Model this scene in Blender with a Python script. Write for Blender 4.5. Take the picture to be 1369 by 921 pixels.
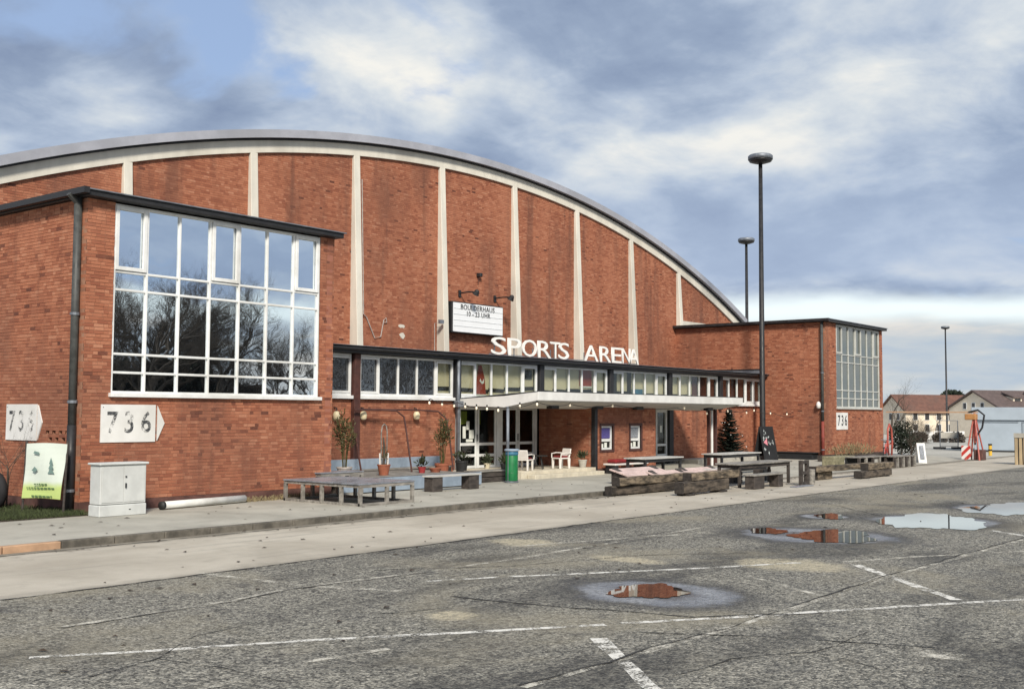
import bpy, bmesh, math, random
import numpy as np
from mathutils import Vector, Matrix

random.seed(7); RNG = np.random.default_rng(7)
for o in list(bpy.data.objects): bpy.data.objects.remove(o)
S = bpy.context.scene
COL = S.collection
rad = math.radians

# ------------------------------------------------------------------ camera
YAW, PITCH, ROLL, FPX, CAMH = rad(51.4613), rad(3.5545), rad(0.3191), 1484.2, 2.3
fw = Vector((math.sin(YAW)*math.cos(PITCH), math.cos(YAW)*math.cos(PITCH), math.sin(PITCH)))
rt = Vector((math.cos(YAW), -math.sin(YAW), 0)); up = rt.cross(fw)
rt2 = rt*math.cos(ROLL) + up*math.sin(ROLL); up2 = up*math.cos(ROLL) - rt*math.sin(ROLL)
cam = bpy.data.cameras.new('camera'); camo = bpy.data.objects.new('camera', cam); COL.objects.link(camo)
cam.sensor_width = 36; cam.lens = FPX/1369*36; cam.clip_start = 0.1; cam.clip_end = 4000
camo.matrix_world = Matrix(((rt2.x, up2.x, -fw.x, 0), (rt2.y, up2.y, -fw.y, 0), (rt2.z, up2.z, -fw.z, CAMH), (0, 0, 0, 1)))
S.camera = camo

# ------------------------------------------------------------------ world, sun, exposure
SUN_EL, SUN_AZ = 36.0, 222.0      # azimuth clockwise from +Y: the sun stands behind the camera, to its left
world = bpy.data.worlds.new('World'); S.world = world; world.use_nodes = True

def NT(tree):
    tree.nodes.clear()
    return tree
class N:
    """small node-tree helper"""
    def __init__(s, tree): s.t = tree
    def n(s, typ, ins=None, **kw):
        nd = s.t.nodes.new(typ)
        for k, v in kw.items(): setattr(nd, k, v)
        for k, v in (ins or {}).items():
            sk = nd.inputs[k]
            if isinstance(v, bpy.types.NodeSocket): s.t.links.new(v, sk)
            elif isinstance(v, bpy.types.Node): s.t.links.new(v.outputs[0], sk)
            else:
                if isinstance(v, (tuple, list)) and sk.type == 'RGBA' and len(v) == 3: v = tuple(v)+(1,)
                sk.default_value = v
        return nd
    def m(s, op, a, b=0.0, c=0.0, clamp=False):
        return s.n('ShaderNodeMath', {0: a, 1: b, 2: c}, operation=op, use_clamp=clamp).outputs[0]
    def vm(s, op, a, b=(0, 0, 0)):
        return s.n('ShaderNodeVectorMath', {0: a, 1: b}, operation=op).outputs[0]
    def mix(s, f, a, b, bt='MIX'):
        nd = s.n('ShaderNodeMix', data_type='RGBA', blend_type=bt)
        for i, v in ((0, f), (6, a), (7, b)):
            sk = nd.inputs[i]
            if isinstance(v, bpy.types.NodeSocket): s.t.links.new(v, sk)
            else: sk.default_value = (tuple(v)+(1,)) if isinstance(v, (tuple, list)) and len(v) == 3 else v
        return nd.outputs[2]
    def mr(s, v, a, b, c=0.0, d=1.0, smooth=True):
        nd = s.n('ShaderNodeMapRange', {0: v, 1: a, 2: b, 3: c, 4: d})
        nd.interpolation_type = 'SMOOTHSTEP' if smooth else 'LINEAR'
        return nd.outputs[0]
    def noise(s, vec, scale, detail=4.0, rough=0.5, dist=0.0):
        return s.n('ShaderNodeTexNoise', {'Vector': vec, 'Scale': scale, 'Detail': detail, 'Roughness': rough, 'Distortion': dist}).outputs[0]
    def ramp(s, f, stops):
        nd = s.n('ShaderNodeValToRGB', {0: f}); e = nd.color_ramp.elements
        while len(e) < len(stops): e.new(0.5)
        for q, (p, c) in zip(e, stops): q.position = p; q.color = tuple(c)+(1,) if len(c) == 3 else c
        return nd.outputs[0]

def build_world():
    t = NT(world.node_tree); w = N(t)
    sky = w.n('ShaderNodeTexSky', sky_type='NISHITA', sun_disc=False)
    sky.sun_elevation = rad(SUN_EL); sky.sun_rotation = rad(SUN_AZ); sky.altitude = 100
    sky.air_density = 1.0; sky.dust_density = 1.5; sky.ozone_density = 1.5
    d = w.n('ShaderNodeTexCoord').outputs['Generated']
    sp = w.n('ShaderNodeSeparateXYZ', {0: d}); x, y, z = sp.outputs
    zz = w.m('ADD', w.m('MAXIMUM', z, 0.0), 0.25)
    p = w.n('ShaderNodeCombineXYZ', {0: w.m('DIVIDE', x, zz), 1: w.m('DIVIDE', y, zz), 2: 0.0}).outputs[0]
    p = w.vm('ADD', p, (17.0, 33.0, 4.0))
    cover = w.noise(p, 1.9, 8.0, 0.52, 0.3)
    shade = w.noise(w.vm('ADD', p, (13.0, 2.0, 5.0)), 1.9, 8.0, 0.53, 0.2)
    wisp = w.noise(w.vm('ADD', p, (2.0, 31.0, 5.0)), 4.6, 6.0, 0.56, 0.35)
    sh = w.m('ADD', w.m('MULTIPLY', shade, 0.72), w.m('MULTIPLY', wisp, 0.28))
    cloud = w.ramp(sh, [(0.37, (1.8, 2.35, 3.5)), (0.45, (2.55, 3.2, 4.35)), (0.51, (3.7, 4.35, 5.35)), (0.575, (5.4, 5.8, 6.15)), (0.64, (7.2, 7.1, 6.7))])
    # low bank of clouds towards the horizon, with a thin clear gap above it
    warp = w.m('MULTIPLY', w.m('SUBTRACT', w.noise(w.n('ShaderNodeMapping', {'Vector': d, 'Scale': (3, 3, 9)}), 1.5, 5.0), 0.5), 0.035)
    ze = w.m('ADD', z, warp)
    lown = w.noise(w.n('ShaderNodeMapping', {'Vector': d, 'Scale': (5, 5, 26)}), 1.6, 6.0, 0.55)
    low = w.ramp(lown, [(0.35, (3.7, 4.4, 5.2)), (0.5, (4.6, 5.0, 5.3)), (0.62, (6.0, 5.8, 5.5))])
    gap = (7.4, 8.2, 8.3)
    darkband = w.m('MULTIPLY', w.mr(ze, 0.095, 0.125), w.m('SUBTRACT', 1.0, w.mr(ze, 0.13, 0.26)))
    cloud = w.mix(w.m('MULTIPLY', darkband, 0.62), cloud, (3.5, 4.3, 5.7))
    col = w.mix(w.mr(cover, 0.415, 0.32), cloud, w.mix(0.7, sky.outputs[0], (3.0, 4.0, 6.0)))
    col = w.mix(w.mr(ze, 0.108, 0.088), col, gap)
    col = w.mix(w.mr(ze, 0.086, 0.070), col, low)
    bg = w.n('ShaderNodeBackground', {'Color': col, 'Strength': 0.1})
    out = w.n('ShaderNodeOutputWorld', {0: bg.outputs[0]})
build_world()
sun = bpy.data.lights.new('sun', 'SUN'); suno = bpy.data.objects.new('sun', sun); COL.objects.link(suno)
sun.energy = 3.6; sun.angle = rad(10); sun.color = (1.0, 0.92, 0.80)
sd = Vector((math.sin(rad(SUN_AZ))*math.cos(rad(SUN_EL)), math.cos(rad(SUN_AZ))*math.cos(rad(SUN_EL)), math.sin(rad(SUN_EL))))
suno.rotation_euler = sd.to_track_quat('Z', 'Y').to_euler()
S.view_settings.view_transform = 'Standard'; S.view_settings.look = 'None'
S.view_settings.gamma = 1; S.view_settings.use_curve_mapping = False
S.view_settings.exposure = 0.35
S.render.engine = 'CYCLES'

# ------------------------------------------------------------------ survey helpers: picture bearings -> points on known planes
CP = Vector((0, 0, CAMH))
def ray(px, py): return rt2*((px-684.5)/FPX) + up2*(-(py-460.5)/FPX) + fw
def G(px, py, z=0.0):
    d = ray(px, py); return CP + d*((z-CAMH)/d.z)
def onY(px, py, Y):
    d = ray(px, py); return CP + d*(Y/d.y)
def onX(px, py, X):
    d = ray(px, py); return CP + d*(X/d.x)
def atD(px, py, D):
    return CP + ray(px, py)*D          # D = depth along the view axis

# ------------------------------------------------------------------ materials
MAT = {}
def mat(name, fn):
    m = bpy.data.materials.new(name); m.use_nodes = True
    w = N(NT(m.node_tree)); b = fn(w)
    out = w.n('ShaderNodeOutputMaterial', {0: b.outputs[0] if isinstance(b, bpy.types.Node) else b})
    MAT[name] = m; return m
def P(w, col, rough=0.6, normal=None, metal=0.0, spec=0.5, **kw):
    ins = {'Base Color': col, 'Roughness': rough, 'Metallic': metal, 'Specular IOR Level': spec}
    if normal is not None: ins['Normal'] = normal
    ins.update(kw)
    return w.n('ShaderNodeBsdfPrincipled', ins)
def pos(w): return w.n('ShaderNodeNewGeometry').outputs['Position']
def bump(w, h, strength=0.3, dist=0.02): return w.n('ShaderNodeBump', {'Strength': strength, 'Distance': dist, 'Height': h}).outputs[0]
def plain(name, col, rough=0.6, var=0.25, scale=6.0, metal=0.0, spec=0.4, dirt=None, bs=0.15, stretch=(1, 1, 1)):
    def fn(w):
        p = w.n('ShaderNodeMapping', {'Vector': pos(w), 'Scale': stretch}).outputs[0]
        n1 = w.noise(p, scale, 6.0, 0.6); n2 = w.noise(p, scale*0.17, 4.0, 0.6)
        dark = tuple(c*(1-var) for c in col); lite = tuple(min(1, c*(1+var*0.6)) for c in col)
        c = w.mix(w.mr(n1, 0.3, 0.7), dark, lite)
        if dirt: c = w.mix(w.m('MULTIPLY', w.mr(n2, 0.48, 0.72), 0.7), c, dirt)
        return P(w, c, w.mr(n1, 0.2, 0.8, max(0.02, rough-0.12), min(1, rough+0.12)), bump(w, n1, bs, 0.01), metal, spec)
    return mat(name, fn)

def brick_mat(w):
    at = w.n('ShaderNodeAttribute', attribute_name='tone').outputs['Fac']
    p = pos(w)
    c = w.ramp(at, [(0.0, (0.085, 0.032, 0.024)), (0.12, (0.15, 0.052, 0.034)), (0.24, (0.265, 0.090, 0.051)), (0.5, (0.362, 0.136, 0.075)), (0.75, (0.415, 0.168, 0.096)), (1.0, (0.49, 0.235, 0.145))])
    big = w.noise(w.n('ShaderNodeMapping', {'Vector': p, 'Scale': (1, 1, 0.5)}), 0.45, 5.0, 0.6)
    streak = w.noise(w.n('ShaderNodeMapping', {'Vector': p, 'Scale': (1.3, 1.3, 0.10)}), 0.9, 5.0, 0.6)
    fine = w.noise(p, 38.0, 3.0, 0.6)
    c = w.mix(w.m('MULTIPLY', w.mr(big, 0.45, 0.70), 0.65), c, (0.20, 0.088, 0.058))
    c = w.mix(w.m('MULTIPLY', w.mr(streak, 0.50, 0.68), 0.62), c, (0.13, 0.060, 0.044))
    c = w.mix(w.m('MULTIPLY', w.mr(big, 0.50, 0.32), 0.45), c, (0.48, 0.205, 0.12))
    c = w.mix(w.mr(fine, 0.35, 0.75, 0.0, 0.35), c, (0.24, 0.09, 0.055))
    return P(w, c, 0.88, bump(w, fine, 0.5, 0.006), 0, 0.25)
mat('brick', brick_mat)
def mortar_mat(w):
    p = pos(w); n1 = w.noise(p, 3.0, 6.0, 0.6); n2 = w.noise(p, 60.0, 2.0)
    c = w.mix(w.mr(n1, 0.35, 0.7), (0.25, 0.12, 0.078), (0.36, 0.20, 0.135))
    return P(w, c, 0.95, bump(w, n2, 0.4, 0.004), 0, 0.2)
mat('mortar', mortar_mat)

def asphalt_mat(PUD, STAINS):
    def fn(w):
        p = pos(w)
        v = w.n('ShaderNodeTexVoronoi', {'Vector': p, 'Scale': 46.0, 'Randomness': 1.0}, feature='F1')
        v2 = w.n('ShaderNodeTexVoronoi', {'Vector': p, 'Scale': 23.0, 'Randomness': 1.0}, feature='F1')
        bw = w.n('ShaderNodeSeparateColor', {0: v.outputs['Color']}).outputs[0]
        bw2 = w.n('ShaderNodeSeparateColor', {0: v2.outputs['Color']}).outputs[0]
        st = w.ramp(bw, [(0.0, (0.030, 0.029, 0.027)), (0.35, (0.085, 0.082, 0.074)), (0.62, (0.27, 0.258, 0.222)), (1.0, (0.70, 0.66, 0.56))])
        st2 = w.ramp(bw2, [(0.0, (0.025, 0.025, 0.024)), (0.45, (0.09, 0.087, 0.08)), (0.75, (0.28, 0.265, 0.225)), (1.0, (0.66, 0.62, 0.52))])
        c = w.mix(0.36, st, st2)
        gr = w.noise(p, 120.0, 3.0, 0.7)
        c = w.mix(w.mr(gr, 0.3, 0.7, 0.0, 0.16), c, (0.29, 0.275, 0.23))
        big = w.noise(p, 0.22, 6.0, 0.62, 0.4); mid = w.noise(p, 1.3, 5.0, 0.6, 0.2)
        dk = w.n('ShaderNodeMapping', {'Vector': p, 'Scale': (0.35, 1.0, 1.0)}).outputs[0]
        band = w.noise(dk, 0.55, 5.0, 0.6, 0.3)
        c = w.mix(w.m('MULTIPLY', w.mr(band, 0.47, 0.64), 0.68), c, (0.042, 0.041, 0.040))
        c = w.mix(w.m('MULTIPLY', w.mr(big, 0.50, 0.66), 0.60), c, (0.36, 0.32, 0.235))
        c = w.mix(w.m('MULTIPLY', w.mr(mid, 0.60, 0.78), 0.35), c, (0.36, 0.34, 0.28))
        c = w.mix(w.m('MULTIPLY', w.mr(mid, 0.42, 0.28), 0.5), c, (0.05, 0.05, 0.05))
        clump = w.noise(p, 9.0, 4.0, 0.7)
        c = w.mix(w.m('MULTIPLY', w.mr(clump, 0.50, 0.68), 0.45), c, (0.40, 0.375, 0.31))
        c = w.mix(w.m('MULTIPLY', w.mr(clump, 0.46, 0.32), 0.55), c, (0.035, 0.034, 0.032))
        c = w.mix(1.0, c, (0.84, 0.84, 0.83), 'MULTIPLY')
        rough = w.mr(mid, 0.3, 0.7, 0.72, 0.92)
        sep = w.n('ShaderNodeSeparateXYZ', {0: p}); X, Y, Z = sep.outputs
        dn = w.m('MULTIPLY', w.m('SUBTRACT', w.noise(p, 1.3, 6.0, 0.65), 0.5), 1.7)
        for (cx, cy, a, b) in STAINS:
            ex = w.m('DIVIDE', w.m('SUBTRACT', X, cx), a); ey = w.m('DIVIDE', w.m('SUBTRACT', Y, cy), b)
            r = w.m('ADD', w.m('SQRT', w.m('ADD', w.m('MULTIPLY', ex, ex), w.m('MULTIPLY', ey, ey))), dn)
            c = w.mix(w.m('MULTIPLY', w.mr(r, 1.2, 0.6), w.mr(bw2, 0.1, 0.8, 0.35, 0.9)), c, (0.50, 0.44, 0.31))
        for (cx, cy, a, b) in PUD:
            ex = w.m('DIVIDE', w.m('SUBTRACT', X, cx), a); ey = w.m('DIVIDE', w.m('SUBTRACT', Y, cy), b)
            r = w.m('ADD', w.m('SQRT', w.m('ADD', w.m('MULTIPLY', ex, ex), w.m('MULTIPLY', ey, ey))), w.m('MULTIPLY', dn, 0.55))
            halo = w.mr(r, 1.9, 1.1); silt = w.m('MULTIPLY', w.mr(r, 1.25, 0.95), w.mr(bw2, 0.1, 0.75, 0.62, 1.0)); wet = w.mr(r, 0.75, 0.45)
            c = w.mix(w.m('MULTIPLY', halo, 0.72), c, (0.050, 0.050, 0.052))
            sn = w.mix(w.mr(mid, 0.3, 0.7), (0.19, 0.205, 0.24), (0.38, 0.395, 0.42))
            c = w.mix(w.m('MULTIPLY', silt, w.mr(gr, 0.3, 0.6, 0.42, 0.92)), c, sn)
            c = w.mix(w.m('MULTIPLY', wet, 0.65), c, (0.075, 0.072, 0.068))
            rough = w.m('SUBTRACT', rough, w.m('ADD', w.m('MULTIPLY', silt, 0.18), w.m('MULTIPLY', wet, 0.3)))
        h = w.m('ADD', w.m('MULTIPLY', v.outputs['Distance'], -1.0), w.m('MULTIPLY', v2.outputs['Distance'], -0.6))
        return P(w, c, rough, bump(w, h, 0.9, 0.016), 0, 0.35)
    mat('asphalt', fn)

def road_mat(w):
    p = pos(w)
    n1 = w.noise(p, 0.35, 6.0, 0.6, 0.4); n2 = w.noise(p, 2.3, 6.0, 0.62); n3 = w.noise(p, 70.0, 3.0, 0.7)
    st = w.noise(w.n('ShaderNodeMapping', {'Vector': p, 'Scale': (0.15, 2.2, 1)}), 1.2, 5.0, 0.6)
    c = w.mix(w.mr(n1, 0.35, 0.68), (0.40, 0.36, 0.295), (0.54, 0.495, 0.415))
    c = w.mix(w.m('MULTIPLY', w.mr(n2, 0.50, 0.75), 0.35), c, (0.25, 0.23, 0.195))
    c = w.mix(w.m('MULTIPLY', w.mr(st, 0.52, 0.70), 0.5), c, (0.27, 0.255, 0.225))
    c = w.mix(w.mr(n3, 0.25, 0.75, 0.0, 0.3), c, (0.24, 0.22, 0.18))
    yy = w.n('ShaderNodeSeparateXYZ', {0: p}).outputs[1]
    g = w.mr(w.m('ADD', yy, w.m('MULTIPLY', w.m('SUBTRACT', n2, 0.5), 1.3)), 17.0, 17.5)
    c = w.mix(w.m('MULTIPLY', g, 0.75), c, (0.13, 0.115, 0.09))
    e = w.mr(w.m('ADD', yy, w.m('MULTIPLY', w.m('SUBTRACT', n2, 0.5), 1.0)), 13.75, 13.35)
    c = w.mix(w.m('MULTIPLY', e, 0.5), c, (0.20, 0.185, 0.15))
    return P(w, c, 0.9, bump(w, n3, 0.35, 0.006), 0, 0.25)
mat('road', road_mat)
def walk_mat(w):
    p = pos(w)
    n1 = w.noise(p, 0.7, 6.0, 0.6, 0.3); n2 = w.noise(p, 4.0, 5.0, 0.6); n3 = w.noise(p, 90.0, 3.0, 0.7)
    c = w.mix(w.mr(n1, 0.3, 0.7), (0.31, 0.295, 0.25), (0.43, 0.41, 0.35))
    c = w.mix(w.m('MULTIPLY', w.mr(n2, 0.5, 0.75), 0.3), c, (0.18, 0.175, 0.155))
    c = w.mix(w.mr(n3, 0.3, 0.8, 0, 0.3), c, (0.42, 0.41, 0.37))
    return P(w, c, 0.9, bump(w, n3, 0.35, 0.005), 0, 0.25)
mat('pavement', walk_mat)
def yard_mat(w):
    p = pos(w)
    n1 = w.noise(p, 0.12, 6.0, 0.6, 0.3); n2 = w.noise(p, 1.5, 5.0, 0.6)
    c = w.mix(w.mr(n1, 0.3, 0.7), (0.33, 0.32, 0.28), (0.48, 0.46, 0.41))
    c = w.mix(w.m('MULTIPLY', w.mr(n2, 0.5, 0.8), 0.4), c, (0.25, 0.24, 0.21))
    return P(w, c, 0.9, None, 0, 0.25)
mat('yard', yard_mat)
def worn_paint(name, col, lo, hi, scale=5.0):
    def fn(w):
        p = pos(w); n1 = w.noise(p, scale, 6.0, 0.7); n2 = w.noise(p, 42.0, 3.0, 0.7)
        k = w.mr(w.m('ADD', w.m('MULTIPLY', n1, 0.62), w.m('MULTIPLY', n2, 0.38)), lo, hi)
        tr = w.n('ShaderNodeBsdfTransparent')
        b = P(w, col, 0.8, bump(w, n2, 0.3, 0.004), 0, 0.3)
        return w.n('ShaderNodeMixShader', {0: k, 1: tr.outputs[0], 2: b.outputs[0]})
    mat(name, fn)
worn_paint('line_paint', (0.70, 0.68, 0.62), 0.44, 0.54)
worn_paint('line_faint', (0.58, 0.55, 0.47), 0.45, 0.60, 3.0)
worn_paint('joint_dark', (0.035, 0.034, 0.032), 0.40, 0.52, 2.0)
worn_paint('stencil', (0.06, 0.066, 0.072), 0.45, 0.64, 5.0)
worn_paint('print_soft', (0.16, 0.24, 0.22), 0.34, 0.46, 20.0)

def water_mat(w):
    p = pos(w)
    return P(w, (0.022, 0.021, 0.019), 0.015, bump(w, w.noise(p, 1.5, 2.0), 0.02, 0.01), 0, 0.85)
mat('water', water_mat)

def glass_mirror(w):   # coated panes in front of an unlit hall
    p = pos(w)
    nb = bump(w, w.noise(p, 1.1, 2.0, 0.4), 0.055, 0.05)
    g = w.n('ShaderNodeBsdfGlossy', {'Color': (0.90, 0.96, 1.0, 1), 'Roughness': 0.012, 'Normal': nb})
    d = P(w, (0.012, 0.014, 0.017), 0.1)
    fr = w.n('ShaderNodeLayerWeight', {0: 0.5}).outputs['Facing']
    return w.n('ShaderNodeMixShader', {0: w.mr(fr, 0.0, 1.0, 0.76, 0.98, False), 1: d.outputs[0], 2: g.outputs[0]})
mat('mirror_glass', glass_mirror)
def glass_clear(w):
    p = pos(w)
    g = w.n('ShaderNodeBsdfGlossy', {'Color': (0.9, 0.95, 1.0, 1), 'Roughness': 0.01, 'Normal': bump(w, w.noise(p, 1.4, 2.0, 0.4), 0.06, 0.05)})
    tr = w.n('ShaderNodeBsdfTransparent', {0: (0.86, 0.88, 0.86, 1)})
    fr = w.m('POWER', w.n('ShaderNodeLayerWeight', {0: 0.5}).outputs['Facing'], 4.0)
    return w.n('ShaderNodeMixShader', {0: w.m('MULTIPLY_ADD', fr, 0.5, 0.035), 1: tr.outputs[0], 2: g.outputs[0]})
mat('clear_glass', glass_clear)
def pale_glass(w):
    p = pos(w)
    g = w.n('ShaderNodeBsdfGlossy', {'Color': (0.9, 0.95, 1.0, 1), 'Roughness': 0.02})
    d = P(w, (0.075, 0.090, 0.080), 0.3)
    return w.n('ShaderNodeMixShader', {0: 0.15, 1: d.outputs[0], 2: g.outputs[0]})
mat('pale_glass', pale_glass)

plain('white_frame', (0.74, 0.75, 0.74), 0.45, 0.10, 3.0, dirt=(0.52, 0.51, 0.47))
plain('grey_frame', (0.50, 0.51, 0.48), 0.5, 0.12, 3.0, dirt=(0.36, 0.36, 0.33))
plain('cream_paint', (0.66, 0.63, 0.55), 0.7, 0.10, 2.0, dirt=(0.45, 0.42, 0.36), stretch=(1, 1, 0.3))
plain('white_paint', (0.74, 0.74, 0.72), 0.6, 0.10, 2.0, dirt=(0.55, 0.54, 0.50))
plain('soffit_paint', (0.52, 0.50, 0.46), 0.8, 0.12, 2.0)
plain('black_metal', (0.022, 0.022, 0.024), 0.5, 0.3, 4.0)
plain('roof_grey', (0.36, 0.37, 0.415), 0.5, 0.14, 1.2, metal=0.0, dirt=(0.27, 0.275, 0.30))
plain('roof_tar', (0.10, 0.10, 0.105), 0.9, 0.3, 2.0)
plain('dark_pipe', (0.065, 0.068, 0.066), 0.55, 0.3, 5.0)
plain('zinc', (0.20, 0.22, 0.25), 0.5, 0.25, 5.0, metal=0.4)
plain('rust_brown', (0.075, 0.030, 0.024), 0.7, 0.3, 5.0)
plain('red_primer', (0.22, 0.045, 0.032), 0.65, 0.3, 5.0)
plain('plinth', (0.115, 0.055, 0.045), 0.85, 0.35, 4.0, dirt=(0.06, 0.05, 0.045))
plain('blue_grey', (0.255, 0.315, 0.385), 0.7, 0.15, 3.0, dirt=(0.19, 0.22, 0.26))
plain('grey_timber', (0.25, 0.235, 0.21), 0.85, 0.45, 9.0, dirt=(0.14, 0.125, 0.11), stretch=(0.3, 1, 1), bs=0.4)
plain('dark_timber', (0.060, 0.050, 0.044), 0.8, 0.5, 9.0, stretch=(0.3, 1, 1), bs=0.4)
plain('old_log', (0.165, 0.130, 0.090), 0.9, 0.85, 11.0, dirt=(0.022, 0.019, 0.017), stretch=(0.25, 1, 1), bs=0.6)
plain('black_log', (0.085, 0.068, 0.052), 0.9, 0.8, 10.0, dirt=(0.018, 0.016, 0.015), stretch=(0.25, 1, 1), bs=0.6)
plain('log_end', (0.040, 0.034, 0.030), 0.9, 0.5, 12.0)
plain('pink_board', (0.60, 0.46, 0.42), 0.75, 0.18, 6.0, dirt=(0.40, 0.31, 0.28))
plain('pale_top', (0.50, 0.49, 0.46), 0.5, 0.25, 5.0, dirt=(0.30, 0.29, 0.27), stretch=(0.3, 1, 1))
plain('slate_top', (0.20, 0.215, 0.245), 0.30, 0.3, 3.0, dirt=(0.30, 0.31, 0.34))
plain('concrete', (0.42, 0.40, 0.35), 0.9, 0.2, 4.0, dirt=(0.26, 0.245, 0.21))
plain('step_stone', (0.58, 0.53, 0.42), 0.85, 0.15, 4.0, dirt=(0.38, 0.34, 0.27))
plain('kerb_stone', (0.135, 0.122, 0.10), 0.9, 0.45, 4.0, dirt=(0.05, 0.046, 0.04))
plain('kerb_orange', (0.46, 0.29, 0.18), 0.9, 0.2, 4.0)
plain('cabinet_grey', (0.54, 0.555, 0.54), 0.55, 0.10, 3.0, dirt=(0.40, 0.40, 0.37))
plain('pipe_white', (0.66, 0.66, 0.63), 0.5, 0.12, 3.0, dirt=(0.42, 0.41, 0.37))
plain('bin_green', (0.010, 0.155, 0.048), 0.45, 0.2, 5.0)
plain('bin_blue', (0.05, 0.17, 0.27), 0.45, 0.2, 5.0)
plain('plastic_white', (0.72, 0.69, 0.65), 0.4, 0.08, 4.0)
plain('cushion_red', (0.21, 0.016, 0.018), 0.9, 0.25, 9.0)
plain('terracotta', (0.30, 0.10, 0.055), 0.8, 0.2, 6.0)
plain('pot_pale', (0.42, 0.38, 0.35), 0.8, 0.25, 6.0)
plain('pot_red', (0.30, 0.035, 0.035), 0.6, 0.2, 6.0)
plain('pot_black', (0.025, 0.025, 0.025), 0.6, 0.2, 6.0)
plain('rubber', (0.018, 0.018, 0.02), 0.8, 0.3, 6.0)
plain('soil', (0.05, 0.035, 0.025), 0.95, 0.3, 9.0)
plain('interior_beige', (0.66, 0.58, 0.40), 0.8, 0.08, 1.5)
plain('interior_red', (0.30, 0.045, 0.022), 0.8, 0.15, 2.0)
plain('interior_brown', (0.105, 0.032, 0.020), 0.8, 0.2, 2.0)
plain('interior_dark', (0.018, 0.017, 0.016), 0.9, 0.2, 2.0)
plain('reflection_green', (0.28, 0.33, 0.05), 0.8, 0.3, 1.0)
plain('paper', (0.70, 0.72, 0.66), 0.8, 0.08, 6.0)
plain('poster_blue', (0.09, 0.075, 0.26), 0.7, 0.3, 16.0)
plain('poster_grey', (0.25, 0.27, 0.30), 0.7, 0.4, 16.0)
plain('board_white', (0.80, 0.82, 0.84), 0.45, 0.03, 2.0)
plain('letter_white', (0.84, 0.83, 0.79), 0.5, 0.08, 4.0)
plain('ink', (0.025, 0.027, 0.03), 0.7, 0.2, 5.0)
plain('ink_soft', (0.60, 0.63, 0.65), 0.7, 0.2, 5.0)
plain('ink_green', (0.10, 0.17, 0.07), 0.7, 0.2, 5.0)
plain('chalk_black', (0.015, 0.016, 0.018), 0.8, 0.3, 5.0)
plain('chalk', (0.42, 0.46, 0.46), 0.9, 0.4, 14.0)
plain('pink_paper', (0.62, 0.24, 0.28), 0.8, 0.1, 5.0)
plain('bark', (0.085, 0.070, 0.055), 0.95, 0.4, 8.0, bs=0.5)
plain('bark_grey', (0.13, 0.115, 0.10), 0.95, 0.4, 8.0, bs=0.5)
plain('needles', (0.012, 0.020, 0.013), 0.7, 0.5, 9.0)
plain('leaf_olive', (0.075, 0.066, 0.022), 0.6, 0.5, 9.0)
plain('leaf_green', (0.040, 0.050, 0.022), 0.6, 0.5, 9.0)
plain('leaf_dark', (0.022, 0.032, 0.020), 0.7, 0.5, 1.0)
plain('grass', (0.050, 0.065, 0.024), 0.9, 0.5, 6.0)
plain('straw', (0.25, 0.20, 0.11), 0.9, 0.4, 9.0)
plain('roof_tile', (0.155, 0.078, 0.058), 0.9, 0.25, 1.5, dirt=(0.11, 0.075, 0.062))
plain('roof_tile_grey', (0.115, 0.085, 0.078), 0.9, 0.25, 1.5)
plain('render_cream', (0.74, 0.65, 0.52), 0.9, 0.10, 1.0)
plain('window_dark', (0.05, 0.05, 0.052), 0.3, 0.3, 1.0)
plain('container_grey', (0.34, 0.40, 0.46), 0.6, 0.07, 1.0)
plain('container_seam', (0.15, 0.18, 0.21), 0.6, 0.1, 1.0)
plain('beam_tan', (0.46, 0.30, 0.19), 0.7, 0.2, 3.0)
plain('orange_steel', (0.42, 0.21, 0.08), 0.6, 0.2, 3.0)
plain('signal_red', (0.52, 0.045, 0.032), 0.5, 0.15, 4.0)
plain('signal_yellow', (0.64, 0.40, 0.05), 0.5, 0.15, 4.0)
plain('crate_wood', (0.40, 0.31, 0.19), 0.85, 0.3, 6.0, stretch=(1, 1, 0.2))
plain('coral_paint', (0.42, 0.10, 0.075), 0.5, 0.15, 4.0)
plain('graffiti_white', (0.72, 0.70, 0.68), 0.7, 0.15, 8.0)
plain('graffiti_pink', (0.52, 0.20, 0.26), 0.7, 0.15, 8.0)
plain('moss_stone', (0.255, 0.235, 0.15), 0.95, 0.35, 8.0, dirt=(0.12, 0.115, 0.07), bs=0.6)
plain('hall_wall', (0.30, 0.12, 0.08), 0.9, 0.2, 2.0)
mat('lamp_globe', lambda w: P(w, (0.60, 0.52, 0.34), 0.4, None, 0, 0.5, **{'Emission Color': (1, 0.85, 0.55, 1), 'Emission Strength': 0.08}))
mat('bulb', lambda w: P(w, (0.9, 0.82, 0.66), 0.3, None, 0, 0.5, **{'Emission Color': (1, 0.82, 0.55, 1), 'Emission Strength': 0.3}))
def banner_mat(w):
    z = w.n('ShaderNodeSeparateXYZ', {0: w.n('ShaderNodeTexCoord').outputs['Object']}).outputs[2]
    n = w.noise(pos(w), 3.0, 4.0)
    c = w.mix(w.mr(w.m('ADD', z, w.m('MULTIPLY', n, 0.15)), 0.62, 0.80), (0.47, 0.58, 0.20), (0.62, 0.68, 0.61))
    return P(w, c, 0.5, None, 0, 0.4)
mat('banner_print', banner_mat)
def stripes_mat(w):
    c = w.n('ShaderNodeTexCoord').outputs['Object']; s = w.n('ShaderNodeSeparateXYZ', {0: c})
    k = w.m('FRACT', w.m('MULTIPLY', w.m('ADD', w.m('ADD', s.outputs[0], s.outputs[1]), s.outputs[2]), 2.3))
    col = w.mix(w.m('GREATER_THAN', k, 0.5), (0.74, 0.73, 0.70), (0.50, 0.04, 0.03))
    return P(w, col, 0.5)
mat('red_white', stripes_mat)

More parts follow.
